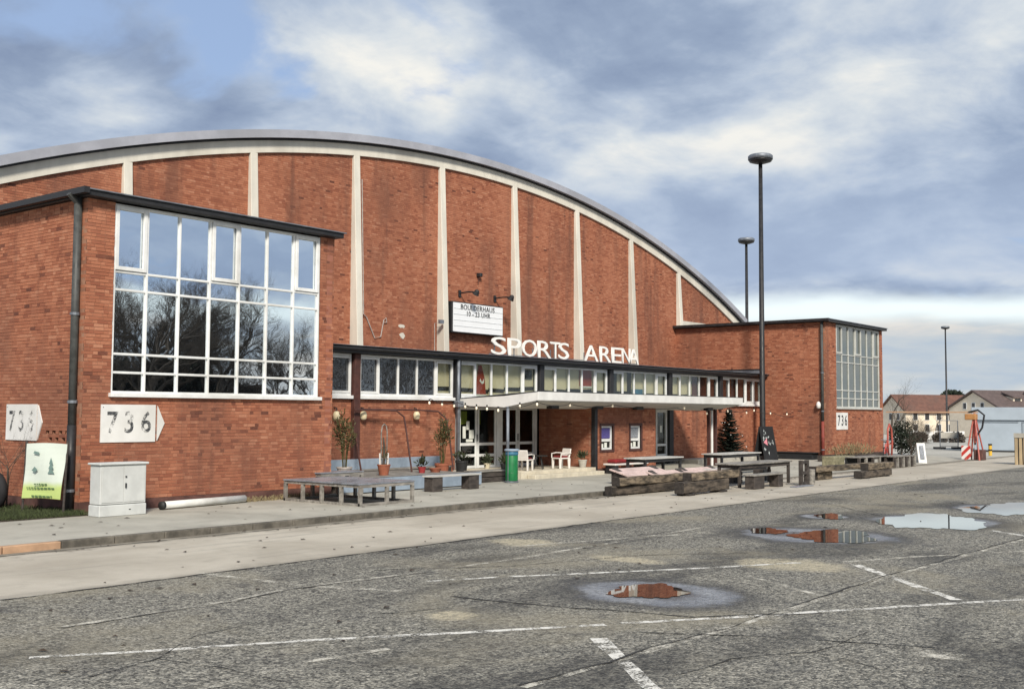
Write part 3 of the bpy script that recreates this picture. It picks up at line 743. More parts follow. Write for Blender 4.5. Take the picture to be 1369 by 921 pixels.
# ---- hall with arched gable
HC = Vector((36.08, 0, -46.86)); HR = 60.10
hall = thing('arena_hall', 'tall brick arena hall with arched gable, cream arch band and slim buttresses', 'building')
HX0, HX1 = 12.0, 60.15
topz = lambda R: (lambda x: HC.z+math.sqrt(max(0, R*R-(x-HC.x)**2)))
def gable():
    W = HX1-HX0; to = fr(HX0, YG); tz = topz(HR-0.66)
    mb = MB(); n = 60
    for i in range(n):
        a, b = HX0+W*i/n, HX0+W*(i+1)/n
        for y in (YG+0.0075, YG+0.4):
            mb.add([(a, y, 0), (b, y, 0), (b, y, tz(b)+0.3), (a, y, tz(a)+0.3)], [(0, 1, 2, 3)])
    mb.build('gable_wall', 'mortar', hall)
    bricks_mesh('gable_brickwork', brick_rows(W, 4.3, 12.9, [], lambda u: tz(HX0+u)+0.02, 0.013), to, hall)
    def arc(R0, R1, y0, y1, name, m, a0=HX0-0.15, a1=HX1+0.15, n=72):
        q = MB(); A = [a0+(a1-a0)*i/n for i in range(n+1)]; t0, t1 = topz(R0), topz(R1)
        pr = [[(x, y0, t0(x)), (x, y1, t0(x)), (x, y1, t1(x)), (x, y0, t1(x))] for x in A]
        vs = [v for r in pr for v in r]; fs = [(4*i+k, 4*i+(k+1) % 4, 4*i+4+(k+1) % 4, 4*i+4+k) for i in range(n) for k in range(4)]
        fs += [(0, 1, 2, 3), (4*n+3, 4*n+2, 4*n+1, 4*n)]
        return q.add(vs, fs).build(name, m, hall)
    arc(HR-0.78, HR-0.36, YG-0.10, YG+0.3, 'arch_band', 'cream_paint')
    arc(HR-0.355, HR-0.31, YG-0.16, YG+0.3, 'drip_edge', 'black_metal')
    arc(HR-0.30, HR-0.02, YG-0.36, YG-0.30, 'roof_edge', 'roof_grey', HX0-0.5, HX1+0.45)
    arc(HR-0.28, HR-0.03, YG-0.30, YG+46, 'roof', 'roof_grey', HX0-0.5, HX1+0.45)
    box('corner_pier', 'cream_paint', HX1-0.30, HX1+0.12, YG-0.10, YG+0.3, 0, topz(HR-0.77)(HX1+0.1), hall)
    box('base_band', 'cream_paint', 53.08, HX1-0.31, YG-0.07, YG+0.02, WT+0.1, WT+0.50, hall)
    for s in (HX0, HX1): box('long_wall', 'hall_wall', s-0.15, s+0.15, YG+0.42, YG+46, 0, topz(HR-0.4)(s)-0.05, hall)
    box('end_wall', 'hall_wall', HX0, HX1, YG+45.4, YG+45.8, 0, 8.2, hall)
    for k in range(-4, 4):
        x = HC.x+(k+0.5)*4.83; tb = topz(HR-0.76)(x)
        w = 0.155; poly = [(YG+0.05, 3.9), (YG-0.46, 3.9), (YG-0.10, tb), (YG+0.05, tb)]
        MB().prism(poly, lambda u, v, d: (x+d, u, v), -w, w).build('buttress', 'cream_paint', hall, bev=0.015)
gable()

# ---- low link building with strip windows
link_b = thing('entrance_building', 'low flat-roofed brick link with strip windows, doors and white entrance canopy', 'building')
BAY = [24.20, 29.00, 33.82, 38.62, 43.42, 48.20]
LZ0, LZ1 = 2.83, 4.135
def link_building():
    t = link_b
    bays = [20.1]+BAY+[52.72]
    # brick walls under the windows
    for x0, x1 in ((20.1, 29.0), (43.42, 52.72)):
        to = fr(x0, YL); W = x1-x0
        wall_sheet('wall', W, 0, 2.72, [], to, t); bricks_mesh('brickwork', brick_rows(W, 0.30, 2.70, []), to, t)
        box('wall_base', 'concrete', x0+0.01, x1-0.01, YL-0.05, YL+0.005, 0.0, 0.29, t)
    box('roof', 'roof_tar', 20.1, 52.72, YL-0.34, YG-0.02, 4.345, 4.385, t)
    box('fascia', 'black_metal', 20.1, 52.72, YL-0.36, YL-0.02, 4.15, 4.34, t, bev=0.015)
    MB().tube([(20.1, YL-0.43, 4.29), (52.6, YL-0.43, 4.29)], 0.055, 8).build('gutter', 'black_metal', t)
    box('gutter_rim', 'zinc', 20.1, 52.7, YL-0.51, YL-0.345, 4.37, 4.384, t)
    # interior shell
    box('inner_floor', 'interior_dark', 20.2, 52.6, YL+0.3, YG-0.05, 2.60, 2.70, t)
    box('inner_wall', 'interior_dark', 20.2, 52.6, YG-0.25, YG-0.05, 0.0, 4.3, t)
    for i in range(7):
        a, b = bays[i]+(0.02 if i == 0 else 0.16), bays[i+1]-0.16
        if i == 6: b = 52.68
        n = 5 if i else 4
        cols = [a+(b-a)*k/n for k in range(n+1)]
        low = 2.83
        mb = MB()
        for x in cols[1:-1]: mb.box(x-0.035, x+0.035, YL-0.02, YL+0.06, low+0.06, LZ1-0.06)
        mb.box(a, a+0.07, YL-0.03, YL+0.07, low, LZ1); mb.box(b-0.07, b, YL-0.03, YL+0.07, low, LZ1)
        mb.box(a+0.07, b-0.07, YL-0.029, YL+0.07, LZ1-0.07, LZ1); mb.box(a+0.07, b-0.07, YL-0.029, YL+0.07, low, low+0.08)
        mb.box(a-0.02, b+0.02, YL-0.13, YL-0.03, low-0.10, low+0.005)
        fo = mb.build('strip_window', 'white_frame', t, bev=0.006)
        for k in range(n):
            c, e = cols[k], cols[k+1]; w2 = (e-c)/2; h2 = (LZ1-low)/2
            dark = i < 1 or (i == 1 and k < 4)
            po = MB().box(-w2+0.03, w2-0.03, -0.004, 0.004, -h2+0.05, h2-0.05).build('pane', 'clear_glass' if not dark else 'mirror_dark', fo, loc=((c+e)/2, YL+0.03, (low+LZ1)/2), fix=False)
            po.rotation_euler = (rad(random.uniform(-.3, .3)), 0, rad(random.uniform(-.3, .3)))
            if k in (0, n-1) or (i == 6 and k > 2):
                s = MB(); q = 0.03; kk = 0.06
                for bx in ((c+q, c+q+kk), (e-q-kk, e-q)): s.box(bx[0], bx[1], YL-0.045, YL+0.02, low+0.08, LZ1-0.07)
                for bz in ((low+0.08, low+0.15), (LZ1-0.14, LZ1-0.07)): s.box(c+q+kk, e-q-kk, YL-0.044, YL+0.02, bz[0], bz[1])
                s.build('opening_sash', 'white_frame', fo, bev=0.005)
            # interior stand-in: boards added right behind the glass so daylight reaches them
            m = 'interior_dark' if dark else ('interior_beige' if x_pale(i, k) else 'interior_brown')
            box('backing_board', m, c+0.01, e-0.01, YL+0.16, YL+0.18, low, LZ1, fo)
            if not dark and m == 'interior_beige':
                zz = low+0.34+0.05*math.sin(i*2+k*0.9)
                MB().beam((c+0.01, YL+0.147, zz), (e-0.01, YL+0.147, zz+0.04*math.cos(k+i)), 0.016, 0.14).build('rail', 'interior_dark', fo)
            if (i, k) == (2, 1):
                MB().prism([(-0.30, -0.45), (0.30, -0.45), (0.24, 0.1), (0.06, 0.62), (-0.12, 0.62)], lambda u, v, d: ((c+e)/2+u, YL+0.135+d, 3.40+v), 0, 0.012).build('pennant', 'interior_red', fo)
                MB().box((c+e)/2-0.30, (c+e)/2+0.30, YL+0.12, YL+0.13, 2.92, 2.98).build('pennant_hem', 'paper', fo)
                MB().prism([(-0.10, 0.0), (0.04, -0.10), (0.14, -0.06), (0.14, 0.10), (0.09, 0.0), (0.0, 0.0), (-0.05, 0.10)], lambda u, v, d: ((c+e)/2+0.03+u, YL+0.12+d, 3.45+v), 0, 0.01).build('pennant_mark', 'paper', fo)
            if (i, k) == (3, 3):
                box('wall_flag', 'interior_red', c+0.02, e-0.02, YL+0.13, YL+0.142, 3.42, LZ1-0.02, fo)
                box('flag_hem', 'paper', c+0.02, e-0.02, YL+0.12, YL+0.129, 3.36, 3.42, fo)
            if (i, k) == (2, 4): box('framed_picture', 'ink', c+0.2, e-0.15, YL+0.12, YL+0.14, 3.60, 3.95, fo)
            if (i, k) in ((4, 0), (4, 1)): box('dark_post', 'interior_dark', c+0.18 if k == 0 else e-0.34, c+0.62 if k == 0 else e-0.05, YL+0.12, YL+0.14, low, LZ1, fo)
            if (i, k) == (4, 2): box('dark_panel', 'bin_blue', c+0.02, e-0.02, YL+0.12, YL+0.14, low, low+0.55, fo)
            if (i, k) == (5, 2): box('curtain', 'interior_brown', (c+e)/2, e-0.01, YL+0.12, YL+0.14, low, LZ1, fo)
    # posts between the bays
    for i, x in enumerate(BAY):
        box('post', 'black_metal' if i else 'rust_brown', x-0.13, x+0.13, YL-0.16, YL+0.1, (0.5 if i == 0 else 2.55), 4.145, t, bev=0.01)
    # left: downpipe at the second post
    MB().tube([(28.86, YL-0.26, 4.25), (28.86, YL-0.26, 2.55), (28.92, YL-0.22, 2.35), (28.92, YL-0.22, 0.2)], 0.06, 10).build('downpipe', 'zinc', t, smooth=True)
    box('pipe_hopper', 'zinc', 28.74, 29.02, YL-0.38, YL-0.16, 2.5, 2.72, t, bev=0.02)
    # ---- ticket booth that stands forward under the canopy
    bx0, bx1, by = 33.82, 38.12, 23.05
    wins = [(0.42, 1.20, 0.98, 1.86), (2.42, 3.18, 0.98, 1.86)]
    to = fr(bx0, by); W = bx1-bx0
    wall_sheet('booth_front', W, 0, 2.62, wins, to, t); bricks_mesh('booth_brickwork', brick_rows(W, 0.30, 2.60, wins), to, t)
    tl = lf(bx0, YL); WL = YL-by
    wall_sheet('booth_side', WL-0.26, 0, 2.62, [], tl, t); bricks_mesh('booth_side_brickwork', brick_rows(WL, 0.30, 2.60, []), tl, t)
    box('booth_far_side', 'mortar', bx1-0.25, bx1, by+0.27, YL, 0, 2.60, t)
    MB().box(bx0-0.012, bx1+0.012, by-0.014, by+0.008, 0, 0.29).box(bx0-0.012, bx0+0.008, by+0.008, YL, 0, 0.29).build('booth_plinth', 'plinth', t)
    box('booth_corner_post', 'black_metal', bx0-0.06, bx0+0.12, by-0.06, by+0.1, 0.1, 2.62, t)
    for k, (a, b, c, e) in enumerate(wins):
        a += bx0; b += bx0; mb = MB()
        for q in ((a, a+0.07, c, e), (b-0.07, b, c, e), (a+0.07, b-0.07, e-0.07, e), (a+0.07, b-0.07, c, c+0.07), (a+0.07, b-0.07, c+0.30, c+0.40)):
            mb.box(q[0], q[1], by+0.04, by+0.12, q[2], q[3])
        fo = mb.build('booth_window', 'white_frame', t)
        mb = MB()
        for q in ((a-0.09, a, c-0.09, e+0.09), (b, b+0.09, c-0.09, e+0.09), (a, b, e, e+0.09), (a, b, c-0.09, c)): mb.box(q[0], q[1], by-0.03, by+0.06, q[2], q[3])
        mb.build('dark_surround', 'rust_brown', fo)
        box('pane', 'interior_dark', a+0.02, b-0.02, by+0.09, by+0.10, c, e, fo)
        box('poster', 'poster_blue' if k == 0 else 'poster_grey', a+0.07, b-0.07, by+0.075, by+0.085, c+0.42, e-0.08, fo)
        MB().box(a+0.10, a+0.26, by+0.07, by+0.084, c+0.08, c+0.22).box(a+0.34, a+0.50, by+0.07, by+0.084, c+0.08, c+0.26).build('notice', 'paper', fo)
    # ---- glazed entrance doors
    x0, x1, z0, z1 = 29.13, 33.70, 0.36, 2.52
    box('threshold', 'concrete', 28.9, 33.8, YL-0.1, YL+0.3, 0.0, 0.355, t)
    edges = [x0, 30.22, 31.40, 32.56, x1]
    mb = MB()
    for x, w in ((x0+0.05, 0.05), (31.42, 0.12), (x1-0.06, 0.06)): mb.box(x-w, x+w, YL+0.0, YL+0.12, z0, z1)
    mb.box(x0, x1, YL+0.002, YL+0.118, z1, z1+0.12)
    mb.build('door_frame', 'white_frame', t, bev=0.008)
    for k in range(4):
        a, b = edges[k]+0.02, edges[k+1]-0.02
        if k == 0: a += 0.08
        if k == 1: b -= 0.10
        if k == 2: a += 0.14
        if k == 3: b -= 0.12
        mb = MB()
        for q in ((a, a+0.085, z0, z1), (b-0.085, b, z0, z1), (a+0.085, b-0.085, z1-0.09, z1-0.005), (a+0.085, b-0.085, z0+0.005, z0+0.10), (a+0.085, b-0.085, z0+0.80, z0+0.90), (a+0.085, b-0.085, z0+0.40, z0+0.50)):
            mb.box(q[0], q[1], YL+0.02, YL+0.075, q[2], q[3])
        dr = mb.build('glazed_door', 'white_frame', t, bev=0.006)
        for (c, e) in ((z0+0.10, z0+0.40), (z0+0.50, z0+0.80), (z0+0.90, z1-0.09)):
            box('pane', 'clear_glass', a+0.08, b-0.08, YL+0.044, YL+0.050, c, e, dr)
        MB().tube([(b-0.05 if k % 2 == 0 else a+0.05, YL-0.03, z0+0.95), (b-0.05 if k % 2 == 0 else a+0.05, YL-0.03, z0+1.2)], 0.018, 6).build('door_handle', 'black_metal', dr)
        if k == 0:
            for (u, v, w, h) in ((0.42, 1.36, 0.2, 0.3), (0.62, 1.05, 0.32, 0.30), (0.16, 1.06, 0.2, 0.42), (0.4, 0.93, 0.45, 0.1)):
                box('notice', 'paper', a+0.09+u*0.75, a+0.09+u*0.75+w*0.8, YL+0.034, YL+0.038, z0+v, z0+v+h, dr)
        if k < 2: box('green_reflection_panel', 'reflection_green', a+0.15, b-0.35*(k+1), YL+0.20, YL+0.22, z0+1.55, z1-0.15, t)  # added green panel paints the yellow-green reflection seen in the door glass
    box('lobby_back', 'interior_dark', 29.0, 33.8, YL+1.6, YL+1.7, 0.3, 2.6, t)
    # ---- door beyond the booth
    mb = MB()
    for q in ((42.35, 42.45, 0.2, 2.5), (43.18, 43.30, 0.2, 2.5), (42.45, 43.18, 2.38, 2.5), (42.45, 43.18, 0.9, 1.0), (42.45, 43.18, 0.45, 0.55), (42.45, 43.18, 0.2, 0.28)): mb.box(q[0], q[1], YL-0.02, YL+0.08, q[2], q[3])
    dr = mb.build('side_door', 'white_frame', t, bev=0.006)
    box('pane', 'clear_glass', 42.45, 43.18, YL+0.03, YL+0.036, 0.28, 2.38, dr)
    box('notice', 'paper', 42.7, 42.9, YL+0.01, YL+0.014, 1.5, 1.8, dr)
    box('door_post', 'black_metal', 43.32, 43.66, YL-0.14, YL+0.1, 0.1, 2.6, t)
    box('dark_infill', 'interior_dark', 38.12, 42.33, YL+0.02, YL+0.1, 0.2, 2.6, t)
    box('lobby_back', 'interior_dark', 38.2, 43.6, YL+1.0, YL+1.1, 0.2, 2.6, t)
    # ---- canopy: tilted wing profile with a bend at the posts
    poly = [(YL+0.02, 2.56), (23.45, 2.50), (22.02, 2.735), (22.0, 3.02), (23.45, 2.885), (YL+0.02, 2.80)]
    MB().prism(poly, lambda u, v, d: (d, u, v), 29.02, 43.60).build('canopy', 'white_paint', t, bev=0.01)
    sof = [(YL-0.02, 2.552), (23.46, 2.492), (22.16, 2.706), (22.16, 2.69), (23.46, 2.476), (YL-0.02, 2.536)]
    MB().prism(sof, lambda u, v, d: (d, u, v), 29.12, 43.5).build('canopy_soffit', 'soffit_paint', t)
    MB().prism([(22.05, 3.03), (22.0, 3.045), (YL-0.2, 2.83), (YL-0.2, 2.81)], lambda u, v, d: (d, u, v), 29.0, 43.62).build('canopy_flashing', 'zinc', t)
    MB().tube([(29.05, 23.3, 0.1), (29.05, 23.3, 2.52)], 0.055, 10).build('canopy_post', 'zinc', t, smooth=True)
    MB().box(42.42, 42.52, 23.0, 23.12, 0.1, 2.52).box(43.0, 43.12, 23.0, 23.12, 0.1, 2.52).build('canopy_post', 'rust_brown', t)
    MB().tube([(42.76, 23.06, 0.1), (42.76, 23.06, 2.5)], 0.055, 8).build('canopy_pipe', 'white_paint', t)
    # boxy spot lamps under the canopy
    for px, py in ((738, 541), (798, 541.5), (852, 544), (946, 546)):
        q = onY(px, py, 22.9); MB().box(q.x-0.22, q.x+0.22, 22.75, 22.98, 2.47, 2.59).build('canopy_lamp', 'black_metal', t, bev=0.01)
    # steps
    a = G(792, 636, SW).x
    MB().box(29.6, 33.74, 22.55, 22.89, SW-0.02, 0.25).build('step', 'step_stone', t, bev=0.012)
    MB().box(29.3, 33.70, 22.9, YL-0.1, SW-0.02, 0.365).build('step', 'step_stone', t, bev=0.012)
def x_pale(i, k):
    if i == 5: return k < 3
    return i < 5
def md(w):
    p = pos(w)
    g = w.n('ShaderNodeBsdfGlossy', {'Color': (0.75, 0.8, 0.85, 1), 'Roughness': 0.015, 'Normal': bump(w, w.noise(p, 2.6, 2.0, 0.5), 0.12, 0.05)})
    return w.n('ShaderNodeMixShader', {0: 0.20, 1: P(w, (0.014, 0.014, 0.015), 0.2).outputs[0], 2: g.outputs[0]})
mat('mirror_dark', md)
link_building()
# low platform in front of the brick bays beside the tree
tag(box('concrete_platform', 'concrete', 43.8, 52.5, 24.3, 25.5, 0.1, 0.30, None, 0.02), 'low pale concrete platform along the brick wall under the canopy end', 'platform')

# ================================================================== SIGNS ON THE BUILDINGS
sg = thing('roof_sign', 'white capital letters reading SPORTS ARENA standing on the link roof', 'sign')
LET = [('S', 655, 676), ('P', 677, 696), ('O', 696, 717), ('R', 717, 736), ('T', 734, 748), ('S', 745, 760), ('A', 779, 799), ('R', 800, 816), ('E', 816, 830), ('N', 830, 842), ('A', 839, 853)]
for ch, a, b in LET:
    x0, x1 = onY(a, 470, 25.4).x, onY(b, 470, 25.4).x
    me = text_mesh(ch, 1.0, 0.024, bold=0.0); me.materials.clear(); me.materials.append(MAT['letter_white'])
    xs = [v.co.x for v in me.vertices]; ys = [v.co.y for v in me.vertices]
    sx = (x1-x0-0.06)/(max(xs)-min(xs)); sy = 0.64/(max(ys)-min(ys))
    for v in me.vertices: v.co.x = (v.co.x-(max(xs)+min(xs))/2)*sx; v.co.y = (v.co.y-min(ys))*sy
    o = bpy.data.objects.new('letter', me); link(o, sg); o.location = ((x0+x1)/2, 25.36, 4.42); o.rotation_euler = FRONT
mb = MB()
for i in range(9): x = 30.9+i*1.13; mb.beam((x, 25.42, 4.36), (x, 25.42, 4.75), 0.03, 0.03)
mb.box(30.6, 40.5, 25.40, 25.43, 4.42, 4.45); mb.build('letter_rail', 'zinc', sg)

a = onY(604.5, 402, 30.25); b = onY(672.5, 451, 30.25)
bd = thing('message_board', 'white changeable letter board reading BOULDERHAUS on the gable', 'sign', (0, 0, 0))
bx0, bx1, bz0, bz1 = a.x, b.x, b.z+0.02, a.z
MB().box(bx0, bx1, 30.25, 30.58, bz0, bz1).build('case', 'black_metal', bd, bev=0.02)
box('face', 'board_white', bx0+0.06, bx1-0.05, 30.235, 30.255, bz0+0.06, bz1-0.05, bd)
mb = MB()
for i in range(1, 6): z = bz1-0.05-i*0.24; mb.box(bx0+0.08, bx1-0.07, 30.222, 30.234, z-0.006, z+0.006)
mb.build('letter_rail', 'ink_soft', bd)
cxm = (bx0+bx1)/2
lettering('lettering', 'BOULDERHAUS', 0.30, 'ink', bd, (cxm-0.05, 30.23, bz1-0.22), FRONT, extrude=0.003, spacing=1.08, bold=0.006)
lettering('lettering', '10 - 23 UHR', 0.28, 'ink', bd, (cxm-0.02, 30.23, bz1-0.48), FRONT, extrude=0.003, spacing=1.08, bold=0.006)
for (px, py, lab) in ((614, 392, 'dark arm lamp over the left end of the letter board, above its B'), (661, 399, 'dark arm lamp over the right end of the letter board, beside a buttress')):
    q = onY(px, py, YG)
    t = thing('arm_lamp', lab, 'lamp', (q.x, YG, q.z), group='lamps over the letter board')
    box('wall_plate', 'black_metal', -0.07, 0.07, -0.05, 0.0, -0.16, 0.12, t)
    MB().tube([(0, -0.03, 0), (0, -0.5, 0.02), (0, -0.85, 0.0)], 0.03, 8).build('arm', 'black_metal', t)
    MB().lathe([(0.05, 0.12), (0.09, 0.08), (0.15, -0.10), (0.13, -0.10), (0.04, 0.0)], (0, 0, 0), 12).build('lamp_head', 'black_metal', t, loc=(0, -0.95, -0.03), rot=(rad(35), 0, 0))
q = onY(638.5, 368, YG)
t = thing('wall_camera', 'small dark box fixed to the gable bricks above the arm lamps', 'camera', (q.x, YG, q.z))
MB().box(-0.09, 0.09, -0.22, 0, -0.08, 0.08).build('housing', 'black_metal', t, bev=0.02)
MB().tube([(0, -0.04, -0.08), (0, -0.04, -0.4)], 0.015, 6).build('conduit', 'rust_brown', t)
# loose cable and repair patches on the gable
c = [onY(x, y, YG-0.05) for x, y in ((484, 240), (485, 330), (486, 420), (490, 424), (501, 452), (509, 450), (513, 428), (516, 425), (517, 431), (514, 431))]
tag(MB().tube(c, 0.02, 6).build('loose_cable', 'pot_pale'), 'pale loose cable hanging down the gable bricks into a V', 'cable')
for px, py, lab in ((537, 436, 'upper white filler patch on gable bricks beside the loose cable'), (538, 449, 'lower white filler patch on gable bricks beside the loose cable')):
    q = onY(px, py, YG); r = random.Random(px)
    vs = [(q.x+0.16*r.uniform(.7, 1.3)*math.cos(k*.7), q.z+0.10*r.uniform(.5, 1.4)*math.sin(k*.7)) for k in range(9)]
    tag(MB().prism(vs, lambda u, v, d: (u, YG+d, v), -0.012, 0.0).build('filler_patch', 'cream_paint'), lab, 'wall patch')
t = thing('junction_box', 'thin cable and small junction box on the buttress left of the letter board', 'cable box', (0, 0, 0))
q = onY(588, 431, YG-0.4); MB().box(q.x-0.12, q.x+0.12, YG-0.52, YG-0.42, q.z-0.05, q.z+0.1).build('box', 'zinc', t)
MB().tube([onY(581, 470, YG-.03), onY(581, 432, YG-.03), onY(592, 431, YG-.44)], 0.015, 6).build('cable', 'pot_pale', t)

def number_sign(label, loc, rz, w, h, arrow, size, m='stencil'):
    t = thing('number_sign', label, 'sign', loc, rz, 'house number signs')
    box('panel', 'white_paint', 0, w, -0.03, -0.004, 0, h, t)
    for k, ch in enumerate('736'): lettering('numeral', ch, size, m, t, (w*(0.2+0.31*k), -0.033, h*0.5), FRONT, extrude=0.002, sx=0.86, bold=0.008)
    if arrow: MB().prism([(w+0.05, 0.02), (w+0.24, h*0.5), (w+0.05, h-0.02)], lambda u, v, d: (u, d, v), -0.03, -0.004).build('arrow_tip', 'white_paint', t)
    MB().lathe([(0.012, -0.002), (0.012, 0.006)], (0, 0, 0), 6).build('screw', 'zinc', t, loc=(0.05, -0.032, h-0.06), rot=FRONT)
number_sign('white 736 sign with arrow tip below the window that mirrors trees', (13.37, YF, 1.62), 0, 1.36, 0.83, True, 0.66)
number_sign('white 736 sign with arrow tip on the side wall behind bare twigs', (12.94, 25.30, 1.63), -math.pi/2, 1.36, 0.82, True, 0.66)
number_sign('white 736 panel without arrow beside the red-footed downpipe', (53.95, YF, 1.58), 0, 1.45, 0.86, False, 0.74, 'ink')

# ================================================================== STREET LAMPS
def lamp_post(label, x, y, z0, H):
    t = thing('lamp_post', label, 'lamp post', (x, y, z0), group='mast lamps with disc heads')
    MB().tube([(0, 0, 0), (0, 0, 1.2), (0, 0, 1.3), (0, 0, H-0.35)], [0.17, 0.165, 0.15, 0.10], 14).build('mast', 'black_metal', t, smooth=True)
    MB().lathe([(0.12, -0.52), (0.30, -0.48), (0.55, -0.40), (0.60, -0.30)], (0, 0, H), 24).build('lamp_bowl', 'black_metal', t, smooth=True)
    MB().lathe([(0.62, -0.30), (0.62, -0.12), (0.55, -0.06), (0.25, -0.01)], (0, 0, H), 24).build('lamp_cap', 'zinc', t, smooth=True)
    MB().lathe([(0.22, 0.0), (0.22, 0.03), (0.17, 0.06)], (0, 0, 0), 12).build('base_plate', 'zinc', t)
q = atD(1019.5, 560, 55.5); lamp_post('tall black mast lamp rising in front of the far brick wing', q.x, q.y, 0.1, 15.4)
q = atD(999.5, 560, 83); lamp_post('black mast lamp rising behind the flat roof of the far wing', q.x, q.y, -0.05, 15.7)
q = atD(1266, 560, 165); lamp_post('black mast lamp standing before the brown-roofed houses', q.x, q.y, -1.5, 17.2)

# ================================================================== AROUND THE LEFT WING
t = thing('utility_cabinet', 'light grey utility cabinet standing before the brick wall under the 736 sign', 'cabinet', (12.70, 20.93, SW))
W, D, H = 1.10, 0.42, 1.06
MB().box(0.0, W, 0, D, 0, 0.24).build('base', 'cabinet_grey', t, bev=0.015)
MB().box(0.015, W-0.015, 0.012, D-0.015, 0.25, H).build('body', 'cabinet_grey', t, bev=0.012)
MB().box(-0.03, W+0.03, -0.03, D+0.03, H+0.002, H+0.05).build('lid', 'cabinet_grey', t, bev=0.015)
for x0, x1 in ((0.05, W*0.5-0.006), (W*0.5+0.006, W-0.05)):
    d = box('door', 'cabinet_grey', x0, x1, 0.0, 0.011, 0.29, H-0.04, t, 0.004)
MB().box(W*0.5+0.03, W*0.5+0.055, -0.025, 0.0, 0.58, 0.68).box(W*0.5+0.03, W*0.5+0.06, -0.02, 0.0, 0.80, 0.83).build('handle', 'ink', t)
MB().box(W*0.62, W*0.66, -0.004, 0.001, 0.12, 0.14).build('badge', 'ink', t)

a = G(213, 678, SW+0.09); b = G(314, 667.5, SW+0.09)
a = Vector((14.6, 21.55, SW+0.10)); b = Vector((17.1, 21.86, SW+0.10))
t = thing('drain_pipe', 'white plastic pipe lying on the pavement along the brick wall', 'pipe', a)
MB().tube([(0, 0, 0), b-a], 0.085, 16).build('tube', 'pipe_white', t, smooth=True)
MB().tube([(b-a).normalized()*-0.03, (b-a).normalized()*0.05], 0.092, 16).build('socket', 'pot_black', t, smooth=True)

t = thing('banner_frame', 'white and green printed banner tied between two stakes beside the downpipe', 'banner', (12.18, 23.05, SW), rad(-72))
# local x runs along the banner
MB().tube([(0, 0, 0), (0.02, 0.05, 1.55)], 0.025, 8).build('stake', 'dark_timber', t)
MB().tube([(1.1, 0, 0), (1.12, 0.05, 1.55)], 0.025, 8).build('stake', 'dark_timber', t)
vs = []; nx, nz = 8, 10
for j in range(nz+1):
    for i in range(nx+1):
        u, v = i/nx, j/nz
        vs.append((0.03+u*1.06+0.10*(v-0.5)*(0.5+u*0.5), -0.03+0.05*v+0.025*math.sin(u*5+v*3)*math.sin(v*3.1), 0.32+1.16*v+0.02*math.sin(u*3)))
bn = MB().add(vs, [(j*(nx+1)+i, j*(nx+1)+i+1, (j+1)*(nx+1)+i+1, (j+1)*(nx+1)+i) for j in range(nz) for i in range(nx)]).build('banner_sheet', 'banner_print', t)
bn.modifiers.new('thick', 'SOLIDIFY').thickness = 0.006
for v, x0, x1 in ((0.63, 0.36, 0.70), (0.55, 0.16, 0.90), (0.38, 0.30, 0.84)):      # blurred lines of print, too small to read
    mb = MB(); x = x0
    while x < x1:
        L = random.uniform(0.03, 0.10); mb.box(x, min(x+L, x1), -0.068, -0.064, v-0.013, v+0.013+random.uniform(0, .008)); x += L+0.02
    mb.build('printed_line', 'ink_green', bn)
tr = MB()
for k in range(3): tr.prism([(0.80-0.09+0.02*k, 0.86+0.1*k), (0.80+0.09-0.02*k, 0.86+0.1*k), (0.80, 1.0+0.1*k)], lambda u, v, d: (u, d-0.003*k, v), -0.066, -0.062)
tr.build('printed_tree', 'print_soft', bn)
MB().prism([(0.28, 0.92), (0.36, 0.88), (0.44, 0.93), (0.36, 1.0)], lambda u, v, d: (u, d, v), -0.066, -0.062).build('printed_figure', 'print_soft', bn)
MB().prism([(0.30, 1.28), (0.45, 1.25), (0.46, 1.30), (0.33, 1.33)], lambda u, v, d: (u, d, v), -0.05, -0.045).build('printed_mark', 'print_soft', bn)

q = onX(3, 655, 12.2)
t = thing('old_tyre', 'black tyre standing upright in the grass by the side wall', 'tyre', (12.2, 24.28, SW+0.42), 0)
mb = MB(); R0, r0 = 0.31, 0.12
vs = []; fs = []
for i in range(28):
    for j in range(10):
        A, B = 2*math.pi*i/28, 2*math.pi*j/10
        rr = R0+r0*math.cos(B)*(0.9 if math.cos(B) > 0 else 1.0)
        vs.append((r0*0.9*math.sin(B), rr*math.cos(A), rr*math.sin(A)))
for i in range(28):
    for j in range(10): fs.append((i*10+j, ((i+1) % 28)*10+j, ((i+1) % 28)*10+(j+1) % 10, i*10+(j+1) % 10))
mb.add(vs, fs).build('tread', 'rubber', t, smooth=True)
MB().tube([(-0.05, 0, 0), (0.05, 0, 0)], 0.2, 20).build('hub', 'black_metal', t)

